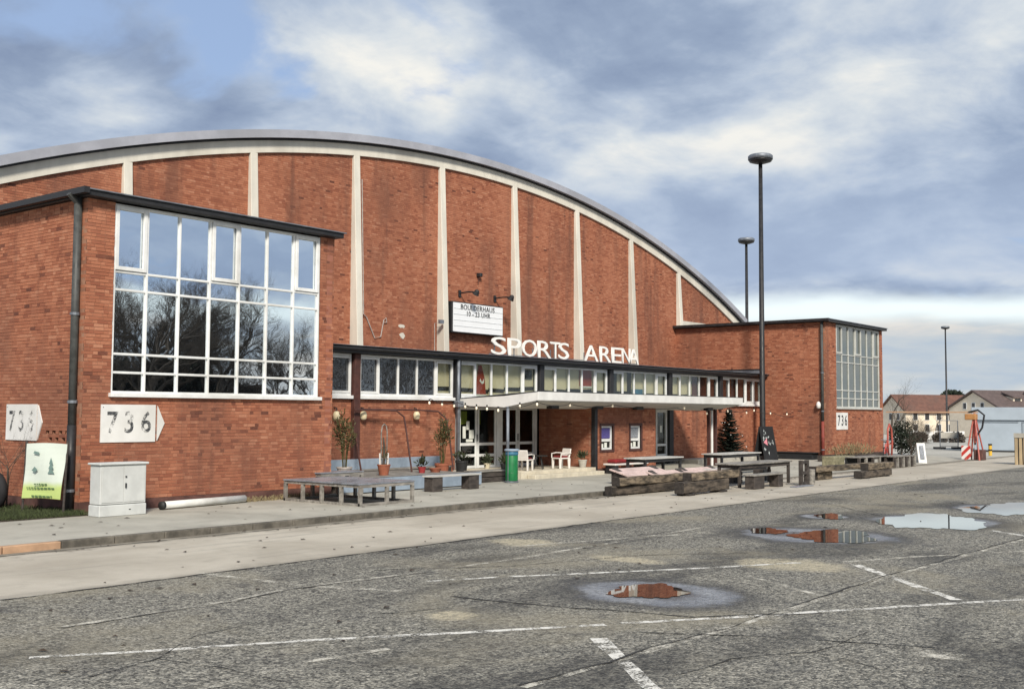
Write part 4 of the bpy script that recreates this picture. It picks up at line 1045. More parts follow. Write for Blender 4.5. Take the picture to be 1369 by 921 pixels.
# ---- vegetation generators
def bare_tree_mesh(name, seed, H, m='bark', levels=5, spread=0.55, trunk=0.2, nb=3, fat=1.0):
    r = random.Random(seed); mb = MB()
    def grow(p, d, L, rd, lv):
        n = 3; pts = [p]; rr = [rd]; q = p.copy(); dd = d.copy()
        for i in range(n):
            dd = (dd+Vector((r.uniform(-.22, .22), r.uniform(-.22, .22), r.uniform(-.05, .16)))*(0.5+0.25*(levels-lv))).normalized()
            q = q+dd*(L/n); pts.append(q.copy()); rr.append(rd*(1-0.45*(i+1)/n))
        mb.tube(pts, rr, 6 if lv > 3 else (4 if lv > 1 else 3), cap=False)
        if lv == 0: return
        for k in range(nb+(1 if lv < 3 else 0)):
            i = r.randint(1, n) if k else n
            f = r.uniform(0.55, 0.80)
            ax = Vector((r.gauss(0, 1), r.gauss(0, 1), r.gauss(0, 0.6))).normalized()
            nd = (dd+ax*spread*r.uniform(0.6, 1.5)).normalized()
            grow(pts[i].copy(), nd, L*f, rr[i]*r.uniform(0.5, 0.72)*fat, lv-1)
    grow(Vector((0, 0, -0.1)), Vector((0, 0, 1)), H*0.33, trunk, levels)
    return mb
def tree_from(mb, name, label, loc, group=None, m='bark', s=1.0, rz=0.0, split=None):
    t = thing(name, label, 'tree', loc, rz, group); t.scale = (s, s, s)
    k = split
    tr = MB(); tr.v = mb.v; tr.f = mb.f
    return t, tr
def bare_tree(label, loc, seed, H, group=None, m='bark', levels=5, spread=0.55, trunk=0.2, nb=3, rz=0.0, name='bare_tree', cat='tree', fat=1.0):
    t = thing(name, label, cat, loc, rz, group)
    mb = bare_tree_mesh(name, seed, H, m, levels, spread, trunk, nb, fat)
    nt = 3*6 if levels > 3 else 3*4
    k = 0
    trunk_f = mb.f[:nt]; crown_f = mb.f[nt:]
    a = MB(); a.v = mb.v; a.f = trunk_f; a = a.build('trunk', m, t, fix=False, smooth=True)
    b = MB(); b.v = mb.v; b.f = crown_f; b = b.build('crown', m, t, fix=False, smooth=True)
    return t
def leaf_cloud(mb, c, r3, n, size, seed, up=0.4, narrow=0.35):
    r = random.Random(seed)
    for _ in range(n):
        v = Vector((r.gauss(0, 1), r.gauss(0, 1), r.gauss(0, 1))).normalized()*(r.random()**0.45)
        p = Vector(c)+Vector((v.x*r3[0], v.y*r3[1], v.z*r3[2]))
        d = (v+Vector((r.uniform(-1, 1), r.uniform(-1, 1), r.uniform(-.3, 1)+up))).normalized()
        sx = d.cross(Vector((r.uniform(-1, 1), r.uniform(-1, 1), r.uniform(-1, 1)))).normalized()
        L = size*r.uniform(0.6, 1.4); w = L*narrow
        mb.add([p, p+d*L*0.5+sx*w, p+d*L, p+d*L*0.5-sx*w], [(0, 1, 2, 3)])
def pot_mesh(r, h, n=16): return [(r*0.72, 0), (r, h*0.86), (r*1.07, h*0.86), (r*1.07, h), (r*0.9, h), (r*0.88, h*0.9)]

# twiggy shrub in front of the side wall
bare_tree('thin leafless shrub in front of the side-wall 736 sign', (12.45, 24.25, SW), 5, 3.0, None, 'bark', 4, 0.6, 0.025, 4, name='bare_shrub', cat='shrub')

def grass_patch(name, label, x0, x1, y0, y1, n, h, m, seed, z=SW):
    r = random.Random(seed); mb = MB()
    for _ in range(n):
        x, y = r.uniform(x0, x1), r.uniform(y0, y1); a = r.uniform(0, 6.28); L = h*r.uniform(0.4, 1.3); w = 0.008
        dx, dy = math.cos(a), math.sin(a); b = r.uniform(0.1, 0.7)*L
        mb.add([(x-dy*w, y+dx*w, z), (x+dy*w, y-dx*w, z), (x+dx*b*0.4, y+dy*b*0.4, z+L*0.7), (x+dx*b, y+dy*b, z+L)], [(0, 1, 2), (0, 2, 3)])
    return tag(mb.build(name, m, fix=False), label, 'grass', kind='stuff')
grass_patch('grass_strip', 'green grass strip at the foot of the side wall', 7.0, 12.9, 21.55, 23.0, 9000, 0.10, 'grass', 1)
grass_patch('grass_strip', 'green grass behind the banner along the side wall', 10.5, 12.85, 22.8, 30.0, 7000, 0.10, 'grass', 2)
tag(box('soil_strip', 'soil', 6.0, 12.9, 21.5, 30.5, SW-0.05, SW+0.008), 'dark soil under the grass by the side wall', kind='structure')
grass_patch('dry_weeds', 'dry straw-coloured weeds along the wall foot behind the white pipe', 15.5, 19.6, 21.85, 22.08, 900, 0.12, 'straw', 3)

# ================================================================== TERRACE BEFORE THE LINK BUILDING
def slab_table(name, label, x0, x1, y0, y1, h, nx, ny, top='slate_top', frame='grey_timber', z0=SW, planks=6, cat='platform', low=True):
    t = thing(name, label, cat, (x0, y0, z0)); W, D = x1-x0, y1-y0
    for i in range(planks):
        a, b = D*i/planks, D*(i+1)/planks
        box('plank', top, -0.02, W+0.02, a+0.006, b-0.006, h-0.035+random.uniform(-.004, .003), h, t, 0.004)
    xs = [W*i/nx for i in range(nx+1)]; ys = [D*j/ny for j in range(ny+1)]
    for x in xs:
        for j, y in enumerate(ys):
            if x in (xs[0], xs[-1]) or y in (ys[0], ys[-1]):
                xx = min(max(x, 0.04), W-0.04); yy = min(max(y, 0.04), D-0.04)
                box('leg', frame, xx-0.04, xx+0.04, yy-0.04, yy+0.04, 0, h-0.11, t, 0.005)
    mb = MB()
    for z in ((0.03, h-0.075) if low else (h-0.075,)):
        for y in (0.041, D-0.041): mb.box(0.0, W, y-0.03, y+0.03, z-0.032, z+0.032)
        for x in (0.041, W-0.041): mb.box(x-0.028, x+0.028, 0.075, D-0.075, z-0.03, z+0.03)
    mb.build('rail_frame', frame, t)
    return t
slab_table('timber_podium', 'low grey timber podium with open frame sides and slate-coloured top', 18.15, 19.98, 18.95, 21.68, 0.53, 2, 4)
slab_table('timber_podium', 'small higher timber podium behind the open-framed one, against the wing corner', 19.55, 21.05, 21.85, 22.5, 0.62, 1, 1, planks=3)
t = thing('terrace_deck', 'raised terrace deck with long blue-grey front board before the link building', 'deck', (20.3, 21.9, SW)); t.scale = (0.94, 1, 1)
for i in range(3): box('front_board', 'blue_grey', 0.0+i*2.04, 2.03+i*2.04, 0, 0.035, 0.03, 0.40, t, 0.004)
mb = MB()
for i in range(14): box('deck_board', 'grey_timber', 0.02, 6.1, 0.05+i*0.24, 0.05+i*0.24+0.228, 0.345, 0.375, t)
mb.box(0.05, 6.05, 0.04, 3.4, 0.0, 0.30).build('under_frame', 'dark_timber', t)
box('edge_rail', 'dark_timber', 0, 6.1, 0.04, 0.09, 0.376, 0.41, t)
t = thing('wall_bench', 'long blue-grey boarded bench against the link wall behind the pots', 'bench', (20.3, 25.0, SW))
for i in range(4): box('back_board', 'blue_grey', i*1.93, i*1.93+1.92, 0.36, 0.40, 0.40, 0.74, t, 0.004)
for i in range(4): box('seat_board', 'grey_timber', i*1.93, i*1.93+1.92, -0.15, 0.355, 0.385, 0.42, t, 0.004)
box('shadow_rail', 'dark_timber', 0.0, 7.7, -0.13, -0.08, 0.05, 0.38, t)

t = thing('plank_bench', 'pale plank bench on two dark timber blocks before the terrace', 'bench', (22.75, 20.9, SW))
for i in range(2): box('seat_plank', 'pale_top', 0, 2.1, i*0.2, i*0.2+0.192, 0.40, 0.445, t, 0.006)
for x in (0.05, 1.62): MB().box(x, x+0.42, 0.03, 0.37, 0, 0.40).build('block_leg', 'dark_timber', t, bev=0.015)
t = thing('timber_planter', 'dark timber trough beside the green bin below the doors', 'planter', (26.75, 22.6, SW))
for z in (0.0, 0.165): box('front_board', 'dark_timber', 0, 1.95, 0, 0.05, z+0.01, z+0.155, t, 0.008)
MB().box(0, 0.05, 0.052, 0.55, 0.01, 0.32).box(1.9, 1.95, 0.052, 0.55, 0.01, 0.32).box(0, 1.95, 0.551, 0.6, 0.01, 0.32).build('side_boards', 'dark_timber', t)
box('top_board', 'grey_timber', -0.03, 1.98, -0.03, 0.62, 0.33, 0.365, t, 0.006)

# litter bin
q = G(684, 645, SW)
t = thing('litter_bin', 'green cylindrical litter bin with blue rim before the entrance steps', 'litter bin', (q.x, q.y, SW)); t.scale = (0.68, 0.68, 1.0)
MB().lathe([(0.285, 0.06), (0.295, 0.10), (0.295, 0.84), (0.28, 0.86)], n=24).build('body', 'bin_green', t, smooth=True)
MB().lathe([(0.29, 0.862), (0.31, 0.89), (0.31, 0.96), (0.28, 0.99)], n=24).build('rim', 'bin_blue', t, smooth=True)
MB().lathe([(0.31, 0.992), (0.36, 1.0), (0.36, 1.04), (0.3, 1.06)], n=24).build('cover', 'blue_grey', t, smooth=True)
for s in (-1, 1): MB().tube([(s*0.335, -0.05, 0.0), (s*0.335, -0.05, 0.98)], 0.02, 6).build('stand', 'zinc', t)
MB().lathe([(0.30, 0.0), (0.33, 0.02), (0.33, 0.05), (0.29, 0.058)], n=24).build('foot_ring', 'zinc', t)
MB().lathe([(0.297, 0.30), (0.303, 0.31), (0.297, 0.32)], n=24).build('band', 'bin_green', t)

# plastic chairs with cushions
def chair(label, x, y, rz, z):
    t = thing('plastic_chair', label, 'chair', (x, y, z), rz, 'white plastic chairs on the steps'); t.scale = (0.88, 0.88, 0.84)
    for sx in (-1, 1):
        for sy in (-1, 1):
            MB().prism([(-0.045, 0), (0.035, 0), (0.075, 0.43), (-0.06, 0.43)], lambda u, v, d: (sx*0.24+u*sx*-1, sy*0.22+d, v), -0.025, 0.025).build('leg', 'plastic_white', t, bev=0.008)
    MB().box(-0.29, 0.27, -0.26, 0.26, 0.40, 0.455).build('seat', 'plastic_white', t, bev=0.02)
    MB().prism([(0.22, 0.456), (0.27, 0.456), (0.36, 0.82), (0.31, 0.84)], lambda u, v, d: (u, d, v), -0.25, 0.25).build('backrest', 'plastic_white', t, bev=0.02)
    for sy in (-1, 1):
        MB().tube([(-0.26, sy*0.27, 0.44), (-0.25, sy*0.29, 0.62), (0.0, sy*0.29, 0.655), (0.30, sy*0.26, 0.64)], 0.025, 6).build('armrest', 'plastic_white', t)
    MB().box(-0.24, 0.2, -0.22, 0.22, 0.458, 0.53).build('cushion', 'cushion_red', t, bev=0.03)
chair('white plastic chair with red cushion beside the green bin', 30.05, 23.35, rad(195), 0.366)
chair('white plastic chair with red cushion facing the bin, near the brick booth', 32.15, 23.35, rad(-12), 0.366)
t = thing('side_table', 'small dark round table between the two plastic chairs', 'table', (31.1, 23.5, 0.366))
MB().lathe([(0.27, 0.45), (0.28, 0.47), (0.26, 0.485)]).build('top', 'pot_black', t)
for k in range(3): MB().tube([(0.22*math.cos(k*2.1), 0.22*math.sin(k*2.1), 0), (0.06*math.cos(k*2.1), 0.06*math.sin(k*2.1), 0.46)], 0.018, 6).build('leg', 'pot_black', t)

# pots and plants
def potted(label, x, y, z, pr, ph, pm, kind, seed, cat='potted plant'):
    t = thing('potted_plant', label, cat, (x, y, z)); r = random.Random(seed); t.scale = (0.88, 0.88, 0.88) if kind == 'bamboo' else (0.92, 0.92, 0.92)
    MB().lathe(pot_mesh(pr, ph), n=18).build('pot', pm, t, smooth=False)
    box('soil', 'soil', -pr*0.6, pr*0.6, -pr*0.6, pr*0.6, ph*0.8, ph*0.88, t)
    if kind == 'bamboo':
        st = MB(); lv = MB()
        for k in range(11):
            a = r.uniform(0, 6.28); d = r.uniform(0.1, 0.38); h = r.uniform(0.8, 1.7)
            st.tube([(0.06*math.cos(a), 0.06*math.sin(a), ph*0.8), (d*0.5*math.cos(a), d*0.5*math.sin(a), ph+h*0.6), (d*math.cos(a), d*math.sin(a), ph+h)], 0.012, 5)
            leaf_cloud(lv, (d*0.8*math.cos(a), d*0.8*math.sin(a), ph+h*0.8), (0.16, 0.16, h*0.32), 46, 0.14, seed*31+k, 0.3, 0.13)
        st.build('stem', 'leaf_olive', t); lv.build('foliage', 'leaf_olive', t, fix=False)
    elif kind == 'tuft':
        lv = MB(); leaf_cloud(lv, (0, 0, ph+0.1), (pr*1.1, pr*1.1, 0.16), 90, 0.16, seed, 0.9, 0.16); lv.build('foliage', 'leaf_green', t, fix=False)
    elif kind == 'trellis':
        MB().tube([(-0.12, 0, ph*0.8), (-0.13, 0, ph+1.0), (-0.09, 0, ph+1.2), (0.0, 0, ph+1.27), (0.09, 0, ph+1.2), (0.13, 0, ph+1.0), (0.12, 0, ph*0.8)], 0.02, 6).build('hoop', 'grey_timber', t)
        MB().tube([(0, 0.02, ph*0.8), (0.03, 0.02, ph+0.5), (-0.02, 0.02, ph+0.85)], [0.05, 0.04, 0.02], 7).build('stem', 'bark', t)
        mb = MB()
        for x in (-0.17, 0.17): mb.tube([(x, 0, ph*0.8), (x*1.1, 0, ph+0.35)], 0.025, 6)
        mb.build('stakes', 'plastic_white', t)
        lv = MB(); leaf_cloud(lv, (0, 0, ph+0.25), (0.09, 0.09, 0.3), 50, 0.10, seed, 0.2, 0.2); lv.build('foliage', 'leaf_olive', t, fix=False)
    return t
DZ = SW+0.375
q = G(462, 641, DZ); potted('tall olive bamboo in a pale pot at the wing end of the terrace', 21.6, 23.2, DZ, 0.24, 0.32, 'pot_pale', 'bamboo', 3)
q = G(513, 635, DZ); potted('terracotta pot holding a plant on a pale hoop trellis', q.x, q.y, DZ, 0.20, 0.34, 'terracotta', 'trellis', 4)
potted('bushy bamboo in a pink-brown pot near the link downpipe', 26.9, 24.3, DZ-0.3, 0.26, 0.55, 'terracotta', 'bamboo', 6)
q = G(564, 632, DZ); potted('small red pot on the terrace between the two bent tubes', q.x, q.y, DZ, 0.13, 0.2, 'pot_red', 'tuft', 7)
q = G(582, 631, DZ); potted('shallow terracotta bowl on the terrace beside the small red pot', q.x, q.y, DZ, 0.2, 0.13, 'terracotta', 'none', 8)
potted('tall black pot with spiky leaves at the link downpipe', 27.75, 24.2, DZ-0.3, 0.22, 0.6, 'pot_black', 'tuft', 9)
q = G(622, 630, 0.49); potted('small pale yellow pot with grass tuft left of the glazed doors', 28.1, 23.4, 0.49, 0.12, 0.2, 'interior_beige', 'tuft', 10)
potted('black pot with drooping plant on the dark timber trough', 28.35, 22.9, SW+0.366, 0.12, 0.2, 'pot_black', 'tuft', 12)
potted('grey pot with thin grasses at the booth corner beside the steps', 33.35, 23.25, 0.366, 0.17, 0.3, 'concrete', 'tuft', 11)

# bent dark tubes of the awning frame and globe lamps on the wall
for lab, pts in (('dark bent tube from the wall post curving down at the terracotta pot', ((474, 548), (510, 548), (530, 549), (540, 557), (543, 575), (551, 634))),
                 ('dark bent tube reaching furthest along the wall, curving down by the bamboo pot', ((476, 547), (560, 548), (586, 550), (597, 560), (601, 585), (606, 628))),
                 ('short dark tube leaning from the wall post to the terrace', ((476, 580), (478, 600), (484, 637)))):
    P3 = []
    for i, (x, y) in enumerate(pts):
        k = i/(len(pts)-1); P3.append(onY(x, y, 25.3-1.6*k**1.5))
    tag(MB().tube(P3, 0.028, 8).build('awning_tube', 'rust_brown'), lab, 'tube', 'bent awning tubes')
for px, lab in ((450, 'cream wall lamp between the wing and the dark wall post'), (486, 'cream wall lamp just right of the dark wall post'), (557, 'cream wall lamp between the two bent awning tubes')):
    q = onY(px, 556, YL-0.14)
    t = thing('wall_lamp', lab, 'lamp', (q.x, YL-0.14, q.z), group='cream wall lamps')
    MB().lathe([(0.05, -0.12), (0.10, -0.08), (0.115, 0.05), (0.08, 0.13), (0.04, 0.15)], n=12).build('globe', 'lamp_globe', t, smooth=True)
    MB().tube([(0, 0, 0.15), (0, 0, 0.24), (0, 0.12, 0.26)], 0.02, 6).build('bracket', 'black_metal', t)

# string of bulbs below the canopy
def string_lights(label, pts, Ys, bulbs):
    t = thing('string_lights', label, 'string lights'); P3 = [onY(x, y, Y) for (x, y), Y in zip(pts, Ys)]
    fine = []
    for a, b in zip(P3[:-1], P3[1:]):
        for k in range(6): s = k/6; fine.append(a.lerp(b, s)-Vector((0, 0, 0.10*4*s*(1-s))))
    fine.append(P3[-1])
    MB().tube(fine, 0.011, 5).build('cable', 'black_metal', t)
    for (x, y, Y) in bulbs:
        q = onY(x, y, Y)
        MB().lathe([(0.015, 0.06), (0.024, 0.055), (0.036, 0.015), (0.033, -0.015), (0.015, -0.04)], q, 10).build('bulb', 'bulb', t, smooth=True)
        MB().lathe([(0.026, 0.075), (0.026, 0.14)], q, 8).build('socket', 'black_metal', t)
string_lights('string of small lit bulbs hung along the canopy edge from the downpipe', [(575, 533), (612, 538), (666, 544), (718, 537), (762, 540), (820, 541), (905, 545), (940, 548)], [25.2, 25.0, 22.9, 21.9, 22.2, 22.4, 22.6, 22.9],
    [(574, 539, 25.2), (591, 541, 25.2), (607, 543, 25.1), (622, 544, 24.6), (637, 546, 23.9), (651, 547, 23.3), (666, 549, 22.9), (695, 543.5, 22.4), (718, 541, 21.9), (762, 542, 22.2), (819, 543, 22.4), (915, 546, 22.6)])
string_lights('string of bulbs along the brick wall and across the far wing side', [(940, 548), (975, 549), (1005, 547), (1034, 552), (1062, 556)], [22.9, 23.6, 24.4, 24.4, 23.6],
    [(945, 553, 23.0), (973, 550, 23.6), (998, 552, 24.3), (1008, 549, 24.4), (1030, 553, 24.4), (1052, 554, 23.9)])

# ================================================================== SEATING AREA BEFORE THE ENTRANCE
def fir_tree(label, x, y, z, H, R):
    t = thing('fir_tree', label, 'tree', (x, y, z)); r = random.Random(21)
    MB().tube([(0, 0, 0), (0, 0, H*0.97)], [0.05, 0.012], 8).build('trunk', 'bark', t)
    mb = MB()
    for i in range(230):
        k = (i/229)**1.15; h = 0.07*H+0.90*H*k+r.uniform(-.03, .03); rr = R*(1-k)**0.9+0.04
        a = i*2.39996+r.uniform(-.3, .3); L = rr*r.uniform(0.62, 1.12)
        d = Vector((math.cos(a), math.sin(a), 0)); s = Vector((-d.y, d.x, 0)); tilt = r.uniform(-.35, .05); ns = int(4+L*13)
        for q in range(ns):
            f = (q+0.5)/ns; p = d*(L*f)+Vector((0, 0, h+tilt*L*f+0.25*L*f*f))
            for sgn in (-1, 1, 0):
                dirv = (d*0.7+s*sgn*0.9+Vector((0, 0, r.uniform(-.2, .4)))).normalized()
                l = 0.13*r.uniform(0.7, 1.4)*(1.15-0.5*f); w = Vector((0, 0, 1)).cross(dirv).normalized()*0.022+Vector((0, 0, 0.016))
                mb.add([p-w, p+w, p+dirv*l], [(0, 1, 2)])
    for q in range(22):
        p = Vector((0, 0, H*(0.93+0.07*q/22))); a = r.uniform(0, 6.28)
        mb.add([p, p+Vector((0.01, 0.01, 0.015)), p+Vector((math.cos(a)*0.07, math.sin(a)*0.07, 0.06))], [(0, 1, 2)])
    mb.build('crown', 'needles', t, fix=False)
    MB().lathe(pot_mesh(0.2, 0.22), n=14).build('pot', 'pot_black', t)
    mb = MB()
    for k in range(26):
        f = r.random(); a = r.uniform(0, 6.28); rr = R*(1-f)**0.85
        mb.lathe([(0.012, -0.02), (0.02, 0), (0.012, 0.02)], (rr*math.cos(a), rr*math.sin(a), H*(0.1+0.85*f)), 6)
    mb.build('fairy_light', 'graffiti_white', t)
fir_tree('dark potted fir tree with tiny lights before the brick wall under the canopy end', 47.6, 24.75, 0.28, 2.3, 0.95)
t = thing('chalkboard', 'black chalkboard A-frame with chalk drawing and pink shape behind the lamp mast foot', 'chalkboard', (49.6, 24.2, SW), rad(-8))
for s, ya in ((1, -0.32), (-1, 0.32)):
    MB().prism([(0, 0), (0.045, 0), (0.045, 1.62), (0, 1.62)], lambda u, v, d: (d, ya*(1-v/1.62)+u*1.0-0.02, v), 0, 1.15).build('panel', 'chalk_black', t, bev=0.008)
mb = MB()
f = lambda u, v, d: (u, -0.32*(1-v/1.62)-0.026+d, v)
r = random.Random(8)
for _ in range(16):
    u, v = r.uniform(0.12, 0.98), r.uniform(0.2, 1.45); a, b = r.uniform(.03, .09), r.uniform(.03, .10)
    mb.prism([(u-a, v), (u, v-b), (u+a*.8, v+.02), (u+.01, v+b)], f, 0, 0.004)
mb.build('chalk_drawing', 'chalk', t)
MB().prism([(0.12, 0.85), (0.42, 0.70), (0.44, 1.05)], f, -0.006, -0.001).build('pink_shape', 'pink_paper', t)
tag(MB().box(51.9, 52.66, 22.5, 24.6, 0.1, 0.42).box(51.85, 52.68, 22.4, 24.7, 0.422, 0.47).build('bench_locker', 'chalk_black', bev=0.02), 'long black bench box at the foot of the far wing side wall', 'bench')

def trestle(label, x0, x1, y0, y1, h, z0, top='pale_top', leg='black_metal', planks=4, inset=0.06, apron=True, name='picnic_table', cat='table', group=None):
    t = thing(name, label, cat, (x0, y0, z0), 0, group); W, D = x1-x0, y1-y0
    for i in range(planks):
        a, b = D*i/planks, D*(i+1)/planks
        box('plank', top, -0.03+random.uniform(-.015, .015), W+0.03, a+0.006, b-0.006, h-0.045+random.uniform(-.004, .003), h, t, 0.006)
    for x in (inset, W-inset-0.09):
        for y in (0.05, D-0.14): box('leg', leg, x, x+0.09, y, y+0.09, 0, h-0.05, t, 0.006)
    if apron:
        mb = MB()
        for y in (0.07, D-0.12): mb.box(inset+0.091, W-inset-0.091, y, y+0.05, h-0.16, h-0.048)
        for x in (inset+0.02, W-inset-0.07): mb.box(x, x+0.05, 0.142, D-0.142, h-0.155, h-0.05)
        mb.build('apron', leg, t)
    return t
trestle('pale-topped table with dark square legs right before the booth windows', 33.0, 35.6, 20.35, 21.25, 0.66, SW)
trestle('pale-topped table with deep dark apron before the fir tree', 38.3, 41.6, 20.2, 21.1, 0.68, SW)
trestle('long weathered table between the timber log stacks and the lamp mast', 31.9, 35.7, 16.2, 17.1, 0.75, 0.006, 'grey_timber', 'dark_timber')
for i, (x, y, l) in enumerate(((32.15, 15.2, 'weathered plank bench on dark blocks along the long table'),)):
    t = thing('plank_bench', l, 'bench', (31.55, 15.55, 0.004))
    for k in range(2): box('seat_plank', 'grey_timber', 0, 2.3, k*0.2, k*0.2+0.192, 0.40, 0.45, t, 0.006)
    MB().box(0.05, 0.75, 0.03, 0.36, 0, 0.40).build('block_leg', 'dark_timber', t, bev=0.015)
    MB().box(1.75, 2.1, 0.03, 0.36, 0, 0.40).build('block_leg', 'dark_timber', t, bev=0.015)
tag(box('loose_board', 'slate_top', 33.3, 34.6, 14.95, 15.2, 0.004, 0.04, None, 0.006), 'flat grey board lying on the road beside the plank bench', 'board')
trestle('dark long bench behind the weathered table', 33.6, 38.2, 18.3, 18.7, 0.44, 0.02, 'pale_top', 'chalk_black', 2, name='long_bench', cat='bench')
trestle('low dark bench under the apron of the table before the fir tree', 37.4, 40.4, 19.3, 19.65, 0.42, 0.05, 'dark_timber', 'chalk_black', 2, name='long_bench', cat='bench')
for x, lab in ((33.9, 'black crate below the long weathered table, at its end by the logs'), (36.1, 'black crate beside the long dark bench, away from the logs')):
    t = thing('storage_crate', lab, 'crate', (x, 17.45, 0.01)); 
    for z in (0, 0.13, 0.26): box('slat', 'chalk_black', 0, 0.6, 0, 0.03, z, z+0.11, t, 0.004)
    MB().box(0, 0.03, 0.031, 0.4, 0, 0.38).box(0.57, 0.6, 0.031, 0.4, 0, 0.38).box(0.03, 0.57, 0.37, 0.4, 0, 0.38).build('sides', 'dark_timber', t)
# square dark frame standing at the end of the long table, and a round post stub
t = thing('timber_trestle', 'dark square timber frame standing upright at the end of the long table', 'frame', (34.35, 15.25, 0.004))
for x in (0.0, 0.46): box('upright', 'dark_timber', x, x+0.12, 0, 0.12, 0, 0.82, t, 0.008)
for z in (0.02, 0.36, 0.70): box('crossbar', 'dark_timber', 0.121, 0.459, 0.01, 0.11, z, z+0.10, t, 0.006)
t = thing('post_stub', 'short weathered round post beside the dark timber frame', 'post', (35.35, 15.35, 0.004))
MB().tube([(0, 0, 0), (0.0, 0, 0.50)], 0.11, 12).build('log', 'grey_timber', t, bev=0.01)
MB().tube([(0.3, 0.3, 0), (0.3, 0.3, 0.36)], 0.10, 12).build('log', 'dark_timber', t)
# pink-boarded low benches
def board_bench(label, x0, x1, y0, y1, h, z0):
    t = thing('board_bench', label, 'bench', (x0, y0, z0), 0, 'low benches with pinkish boards'); W, D = x1-x0, y1-y0
    for i in range(3):
        a, b = i/3+0.012, (i+1)/3-0.012; sl = 0.20
        MB().prism([(D*a, h-0.16+sl*a), (D*b, h-0.16+sl*b), (D*b-0.02, h-0.12+sl*b), (D*a-0.02, h-0.12+sl*a)], lambda u, v, d: (d, u, v), 0, W).build('board', 'pink_board', t, bev=0.006)
    for x in (0.1, W-0.35): MB().prism([(0.03, 0), (D-0.03, 0), (D-0.03, h+0.12), (0.03, h-0.17)], lambda u, v, d: (d, u, v), x, x+0.25).build('bearer', 'dark_timber', t, bev=0.01)
board_bench('low pinkish board bench between the timber logs and pale table, beside the kerb end', 29.4, 32.1, 18.75, 19.5, 0.41, 0.09)
board_bench('low pinkish board bench directly behind the weathered log pair', 29.8, 31.9, 17.75, 18.4, 0.42, 0.02)
board_bench('low pinkish board bench reaching furthest towards the long weathered table', 32.2, 34.6, 18.0, 18.7, 0.42, 0.02)
t = thing('red_cushion_seat', 'low white-edged seat with two red cushions against the booth wall', 'seat', (34.15, 22.35, SW))
MB().box(0, 2.3, 0, 0.55, 0.30, 0.37).build('seat', 'plastic_white', t, bev=0.02)
for x in (0.1, 2.0): box('leg', 'black_metal', x, x+0.2, 0.06, 0.5, 0, 0.30, t)
for x in (0.15, 1.2): MB().box(x, x+0.8, 0.06, 0.5, 0.372, 0.52).build('cushion', 'cushion_red', t, bev=0.06)

# squared logs
def log_beam(label, x0, x1, y, z0, w, h, group='weathered squared logs', yaw=0.0, feet=(), m='old_log'):
    t = thing('squared_log', label, 'timber log', ((x0+x1)/2, y, z0), yaw, group); L = (x1-x0)/2; n = 14
    mb = MB(); r = random.Random(int(x0*100+z0*10)); vs = []; fs = []
    prof = [(-.5, .08), (-.42, 0), (.42, 0), (.5, .08), (.5, .9), (.42, 1), (-.42, 1), (-.5, .9)]
    for i in range(n+1):
        x = -L+2*L*i/n
        for a, b in prof: vs.append((x, a*w+r.uniform(-.012, .012), b*h+r.uniform(-.012, .012)))
    for i in range(n):
        for k in range(8): fs.append((i*8+k, i*8+(k+1) % 8, i*8+8+(k+1) % 8, i*8+8+k))
    mb.add(vs, fs).build('log', m, t)
    for sx, x in ((-1, -L), (1, L)):
        MB().prism([(a*w, b*h) for a, b in prof], lambda u, v, d: (x+d, u, v), 0, sx*0.01).build('end_grain', 'log_end', t)
    for x in feet: MB().box(x-0.18, x+0.18, -w*0.5-0.05, w*0.5+0.05, -0.06, 0.0).build('foot', 'log_end', t)
log_beam('longest weathered log of the stack at the kerb end, lying on top', 26.35, 30.5, 17.25, 0.285, 0.26, 0.22, yaw=rad(0.5))
log_beam('dark lower log under the longest weathered log', 26.15, 29.6, 17.3, 0.03, 0.26, 0.245, yaw=rad(-1.5), feet=(-1.2, 1.2), m='black_log')
log_beam('upper knotty log stacked towards the long table bench', 28.2, 31.15, 16.0, 0.40, 0.28, 0.22, yaw=rad(-0.5))
log_beam('lower knotty log carrying another beside the plank bench', 27.6, 30.4, 15.95, 0.06, 0.30, 0.33, yaw=rad(1), feet=(-1.0, 1.0), m='black_log')
log_beam('long grey log resting low on blocks beyond the dark timber frame', 37.2, 42.2, 16.0, 0.30, 0.28, 0.20, yaw=rad(-3))
log_beam('short dark block under the near end of the long grey log', 37.6, 38.9, 16.25, 0.006, 0.28, 0.28)
log_beam('dark lower log of the short pair before the graffiti block', 39.5, 42.6, 15.4, 0.03, 0.28, 0.24, feet=(-1.0, 1.0), m='black_log')
log_beam('upper log of the short pair before the graffiti block', 40.3, 43.0, 15.45, 0.28, 0.30, 0.24)
t = thing('stone_block', 'mossy stone block with white and pink graffiti beside the red downpipe foot', 'stone block', (46.6, 19.2, 0.07), rad(-6))
MB().box(0, 1.9, 0, 0.6, 0, 0.44).build('block', 'moss_stone', t, bev=0.03)
for u, a, m in ((0.95, 0.12, 'graffiti_white'), (1.2, 0.09, 'graffiti_pink'), (1.5, 0.13, 'graffiti_white')):
    MB().prism([(u, 0.06), (u+a, 0.10), (u+a*0.4, 0.22), (u+a*1.2, 0.36), (u+a*0.5, 0.38), (u-0.05, 0.22)], lambda p, q, d: (p, d, q), -0.006, 0.0).build('graffiti', m, t)
